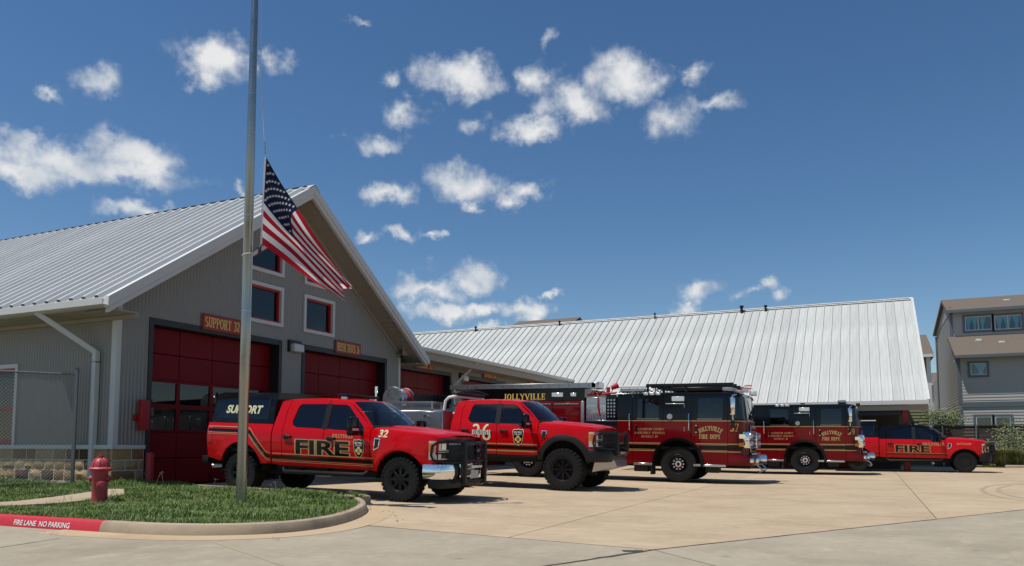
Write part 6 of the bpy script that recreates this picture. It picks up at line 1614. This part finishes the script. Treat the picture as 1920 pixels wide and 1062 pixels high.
    b = B(); b.add([(-1.92, -1.24, ZB), (-1.92, 1.24, ZB), (-1.92, 1.20, ZT - .03), (-1.92, -1.20, ZT - .03)], [(0, 1, 2, 3)]); b.build('cab_back', 'gloss_black', root)
    # interior
    b = B(); b.box(-1.9, 1.9, -1.15, 1.15, 1.0, 1.08); b.box(1.35, 1.85, -1.1, 1.1, 1.3, 1.85); b.build('cab_floor', 'underbody', root)
    for (x, y) in ((.55, -.75), (.55, .75), (-1.15, -.75), (-1.15, .75), (-1.15, 0)):
        b = B(); b.box(x - .25, x + .25, y - .26, y + .26, 1.1, 1.55); b.box(x - .32, x - .18, y - .26, y + .26, 1.5, 2.30); b.build('seat', 'seat', root, bev=.04)
    b = B(); b.tube([(1.12 + .10 * math.sin(i / 20 * 6.283), .75 + .22 * math.cos(i / 20 * 6.283), 1.95 + .18 * math.sin(i / 20 * 6.283)) for i in range(20)], .018, 6, closed=True); b.build('steering_wheel', 'plastic', root, ang=40)
    # nose fittings: lamp clusters, grille, bumper
    gr = B().box(2.015, 2.05, -.55, .55, .95, 1.75).build('grille', 'steel', root, bev=.02)
    for k in range(6): B().box(2.048, 2.06, -.5, .5, 1.0 + .12 * k, 1.06 + .12 * k).build('grille_slot', 'gloss_black', gr)
    for side in (-1, 1):
        cl = empty('lamp_cluster', (1.98, side * .82, 1.30), root)
        B().box(-.12, .10, -.24, .24, -.23, .26).build('bezel', 'chrome', cl, bev=.03, seg=2)
        for zz in (-.10, .14):
            for yy in (-.12, .12): B().cyl((.05, yy, zz), (.14, yy, zz), .085, 20, .095).build('lamp', 'lamp_clear', cl, ang=40); B().lathe([(.085, .10), (.10, .15), (.088, .15)], o=(0, yy, zz), axis='x', n=20).build('lamp_ring', 'chrome', cl, ang=40)
        B().box(-.20, .02, side * .22, side * .36, .04, .20).build('warning_light', 'chrome', cl, bev=.02); B().box(-.20, -.05, side * .30, side * .38, -.18, -.06).build('turn_lamp', 'lamp_amber', cl, bev=.02)
        mr = empty('mirror', (1.62, side * 1.36, 2.02), root)
        B().box(-.05, .10, -.13, .13, .02, .56).build('mirror_head', 'chrome', mr, bev=.05, seg=3)
        b = B(); b.tube([(.02, 0, .56), (.02, side * -.02, .62), (.10, side * -.20, .64)], .016, 8); b.tube([(.02, 0, .02), (.03, 0, -.14), (.02, side * -.12, -.18)], .016, 8); b.build('mirror_arm', 'chrome', mr, ang=50)
        B().box(-.03, .07, -.06, .06, -.36, -.14).build('spot_mirror', 'gloss_black', mr, bev=.02)
    bp = [(1.50, 1.24), (1.8, 1.22), (2.06, 1.08), (2.18, .80), (2.22, .4), (2.22, 0)]; full = smooth_path([(x, -y) for x, y in bp] + [(x, y) for x, y in bp[::-1][1:]], 3)
    b = B(); prof = [(-.3, .58), (.0, .56), (.02, .62), (.02, .80), (0, .86), (-.5, .87)]; k = len(prof); n = len(full)
    for i, p in enumerate(full):
        a, c_ = Vector(full[max(i - 1, 0)]), Vector(full[min(i + 1, n - 1)]); d = (c_ - a).normalized(); nn = Vector((d.y, -d.x))
        for (o, z) in prof: q = Vector(p) + nn * o; b.v.append((q.x, q.y, z))
        if i: b.f += [((i - 1) * k + j, (i - 1) * k + j + 1, i * k + j + 1, i * k + j) for j in range(k - 1)]
    bm_ = b.build('front_bumper', 'engine_red', root, ang=40)
    for yy in (-.95, -.62, .62, .95):
        xx = 2.12 if abs(yy) > .8 else 2.23; B().box(xx - .06, xx + .06, yy - .12, yy + .12, .64, .78).build('bumper_lamp', 'chrome', bm_, bev=.03, seg=2)
    b = B(); b.cyl((2.15, -.25, .74), (2.46, -.25, .74), .13, 24, .145); b.cyl((2.40, -.25, .74), (2.48, -.25, .74), .11, 24); b.build('siren', 'chrome', bm_, ang=40)
    for yy in (-.55, .55): B().tube([(2.20, yy, .58), (2.30, yy, .50), (2.36, yy, .42), (2.30, yy, .36), (2.24, yy, .40)], .025, 8).build('tow_hook', 'steel', bm_, ang=50)
    b = B(); b.box(2.05, 2.2, -.5, .5, .872, .93); b.build('bumper_tray', 'steel', bm_, bev=.01)
    # chassis
    b = B(); b.box(-7.0, 2.0, -.5, .5, .45, .80); b.box(-1.9, 1.5, -.72, .72, .5, 1.0); b.build('chassis', 'underbody', root)
    B().box(.80, 1.2, -1.15, -.75, .32, .52).build('tool_tray', 'plastic', root, bev=.02); B().box(-1.4, -.95, -1.15, -.8, .30, .52).build('battery_box', 'plastic', root, bev=.02)
    for side in (-1, 1):
        wheel('eng', .56, .40, .30, root, (0, side * 1.04, .56), side, 'disc', lug=False); wheel('eng', .56, .40, .30, root, (-WBe, side * 1.03, .56), side, 'disc', lug=False)
    # pump house
    ph = empty('pump_house', (-2.46, 0, ZB), root); lo = (2.46, 0, -ZB)
    def pp(n, m, *a, **k): o = B().box(*a).build(n, m, ph, **k); o.location = lo; return o
    pp('core', 'satin_black', -2.99, -1.94, -1.18, 1.18, .6, 2.62)
    for side in (-1, 1):
        ya, yb = sorted((side * 1.18, side * 1.225)); tp = pp('tread_plate', 'steel', -2.96, -2.30, ya, yb, 1.90, 2.62, bev=.008)
        b = B()
        for i in range(13):
            for j in range(15): x, z = -2.93 + .05 * i, 1.93 + .036 * j; (b.add([(x - .014, side * 1.229, z), (x, side * 1.229, z - .012), (x + .014, side * 1.229, z), (x, side * 1.229, z + .012)], [(0, 1, 2, 3)]) if (j < 13) else None)
        o = b.build('tread_studs', 'chrome', tp); o['kind'] = 'stuff'
        gp_ = pp('gauge_panel', 'gloss_black', -2.28, -1.95, ya, yb, 1.90, 2.70, bev=.008); b = B()
        for i in range(3):
            for j in range(6): b.cyl((-2.22 + .10 * i, side * 1.22, 2.0 + .105 * j), (-2.22 + .10 * i, side * 1.24, 2.0 + .105 * j), .030, 10)
        o = b.build('gauges', 'steel', gp_, ang=40)
        for (x, z, r_) in ((-2.2, 1.62, .06), (-2.55, 1.5, .07), (-2.8, 1.25, .08), (-2.2, 1.2, .07), (-2.5, .95, .12)):
            b = B(); b.cyl((x, side * 1.17, z), (x, side * 1.27, z), r_, 16); o = b.build('discharge_port', 'chrome', ph, ang=40); o.location = lo
        pp('panel_rail', 'steel', -2.97, -1.95, ya, yb + .01 if side > 0 else yb, 1.855, 1.885, bev=.004)
    for k in range(3):
        b = B(); a0 = -2.80 + .16 * k; b.tube([(a0 + .10 * math.cos(t_), -1.0 - .12 * (k % 2), 2.66 + .16 * math.sin(t_)) for t_ in [i * .35 for i in range(10)]], .022, 8); o = b.build('red_hose', 'hose_red', ph, ang=50); o.location = lo
    b = B(); b.tube([(-2.60, -1.10, 2.74), (-2.56, -1.27, 2.62), (-2.55, -1.28, 2.3), (-2.50, -1.27, 2.0)], .020, 8); o = b.build('red_hose', 'hose_red', ph, ang=50); o.location = lo
    b = B(); b.tube([(-2.96, -1.12, 2.70), (-1.98, -1.12, 2.76)], .03, 8); b.cyl((-2.3, -1.0, 2.70), (-2.3, -1.0, 2.95), .06, 12); b.cyl((-2.2, -1.0, 2.92), (-1.98, -.95, 3.02), .07, 12, .10); o = b.build('deck_gun', 'hose_red', ph, ang=40); o.location = lo
    # body
    bd = empty('body', (-5, 0, ZB), root); lo2 = (5, 0, -ZB)
    def bb(n, m, *a, par=bd, **k): o = B().box(*a).build(n, m, par, **k); o.location = lo2 if par is bd else (0, 0, 0); return o
    bb('shell', 'engine_red', -7.4, -3.02, -1.22, 1.22, 1.15, 2.52, bev=.01); bb('hose_bed', 'gloss_black', -7.4, -3.02, -1.222, 1.222, 2.523, 2.93, bev=.01)
    for side in (-1, 1):
        ya, yb = sorted((side * 1.2, side * 1.25))
        bb('corner_trim', 'steel', -3.14, -3.03, ya, yb, .6, 2.50, bev=.006)
        for (a, c) in ((-4.10, -3.18), (-5.75, -4.14), (-7.3, -5.79)):
            d_ = bb('compartment_door', 'engine_red', a, c, ya, yb - .005 if side > 0 else yb, 1.30, 2.44, bev=.012); bb('door_rail', 'steel', a + .04, c - .04, min(side * 1.25, side * 1.262), max(side * 1.25, side * 1.262), 2.40, 2.425)
        bb('lower_skirt', 'engine_red', -4.25, -3.02, ya, yb, ZB, 1.29, bev=.01); bb('lower_skirt', 'engine_red', -7.4, -5.75, ya, yb, ZB, 1.29, bev=.01)
        q, wd = serif_text('JOLLYVILLE', .20, thick=.20, thin=.09, track=.16); b = B(); sg = 1 if side < 0 else -1
        put_quads(b, q, lambda u, v, l: (-5.15 + sg * u, side * (1.226 + l), 2.56 + v)); o = b.build('lettering', 'gold', bd); o.location = lo2
        bb('scene_light', 'lamp_clear', -4.15, -3.75, min(side * 1.22, side * 1.27), max(side * 1.22, side * 1.27), 2.64, 2.78, bev=.015); bb('marker_light', 'lamp_clear', -3.50, -3.30, min(side * 1.22, side * 1.26), max(side * 1.22, side * 1.26), 2.65, 2.77, bev=.015)
    bb('tail_board', 'steel', -7.7, -7.4, -1.2, 1.2, .5, .6, bev=.01)
    if opt.get('ladder'):
        ld = empty('ladder', (-5.1, -.95, 2.96), root)
        for dy in (-.26, .26):
            B().box(-2.9, 2.45, dy - .02, dy + .02, -.03, .13).build('rail', 'alu', ld, bev=.006)
            b = B()
            for k in range(14): b.cyl((-2.2 + .34 * k, dy - .024, .05), (-2.2 + .34 * k, dy + .024, .05), .018, 8)
            b.build('rung_end', 'gloss_black', ld)
        b = B()
        for k in range(14): b.cyl((-2.2 + .34 * k, -.25, .05), (-2.2 + .34 * k, .25, .05), .016, 8)
        b.build('rung', 'alu', ld); B().box(2.3, 2.56, -.28, .28, -.06, .15).build('ladder_foot', 'steel', ld, bev=.02)
        b = B(); 
        for x in (-4.2, -6.4): b.bar((x, -.95, 2.90), (x, -.95, 2.95), .06, .06, up=(0, 1, 0))
        b.build('ladder_bracket', 'plastic', root)
    # roof equipment
    if opt.get('rack'):
        rk = empty('roof_rack', (0, 0, ZT), root)
        for y in (-1.0, -.4, .4, 1.0): B().box(-1.05, 1.62, y - .05, y + .05, .20, .29).build('rack_rail', 'satin_black', rk, bev=.01)
        b = B()
        for x in (-1.0, .2, 1.4):
            for y in (-1.0, 1.0): b.box(x - .03, x + .03, y - .03, y + .03, -.02, .20)
        b.build('rack_post', 'satin_black', rk)
        B().box(-.3, 1.3, -.85, .85, .06, .19).build('storage_pan', 'satin_black', rk, bev=.02)
        B().box(-1.9, -1.05, -1.08, -1.02, .17, .24).build('pike_pole', 'strip_white', rk, bev=.01); B().box(-1.9, -1.1, -1.05, -.6, .05, .15).build('tool_box', 'steel', rk, bev=.02)
        lbm = B(); lbm.box(1.30, 1.62, -1.12, 1.12, .02, .15); lb = lbm.build('light_bar', 'alu', rk, bev=.03, seg=2)
        b = B(); b.box(1.85, 2.05, -1.0, -.72, .0, .14); b.box(1.85, 2.05, .72, 1.0, .0, .14); b.build('scene_light', 'lamp_clear', rk, bev=.02)
        b = B()
        for y in (-1.02, -.7): b.tube([(1.75, y, -.06), (1.95, y, .20), (2.12, y, .20)], .012, 6); b.tube([(1.8, y, .12), (2.12, y, .12)], .010, 6)
        b.build('brow_bracket', 'hose_red', rk, ang=50)
        b = B(); 
        for k in range(9): b.tube([(-1.85 + .2 * k, -.9 + .1 * (k % 3), .02), (-1.8 + .2 * k, -.85, .12 + .03 * (k % 2)), (-1.7 + .2 * k, -.8, .04)], .022, 6)
        b.build('roof_fittings', 'plastic', rk, ang=50)
    else:
        lb = B().box(1.20, 1.50, -.9, .9, ZT + .05, ZT + .17).build('light_bar', 'alu', root, bev=.03, seg=2); B().box(1.25, 1.45, -.6, .6, ZT + .0, ZT + .05).build('bar_foot', 'plastic', lb)
        B().cyl((-.1, -.6, ZT), (-.1, -.6, ZT + .08), .09, 16).build('antenna_base', 'plastic', root, ang=40)
        b = B(); b.box(1.85, 2.0, -1.0, -.8, ZT - .08, ZT + .04); b.build('brow_light', 'plastic', root, bev=.02)
    for side in (-1, 1):
        q, wd = serif_text(num, .24, thick=.20, thin=.10)
        b = B(); sg = 1 if side < 0 else -1
        def npt(u, v, l, side=side, sg=sg):
            x = 1.66 + sg * u * .8; pl_ = sorted((p[0], -p[1]) for p in plan[:12]); y = interp(x, [p[0] for p in pl_], [p[1] for p in pl_]); return (x + .008, side * (y + .010 + l), 1.56 + v)
        put_quads(b, q, npt); b.build('lettering', 'gold_leaf', root)
    return root
e37 = engine('red and black fire engine numbered 37 with ladder along its side', place(1271, 905.5), '37', dict(ladder=True, rack=True))
e39 = engine('red and black fire engine numbered 39 beside the last pickup', place(1510, 890.5), '39', dict(clear=False))
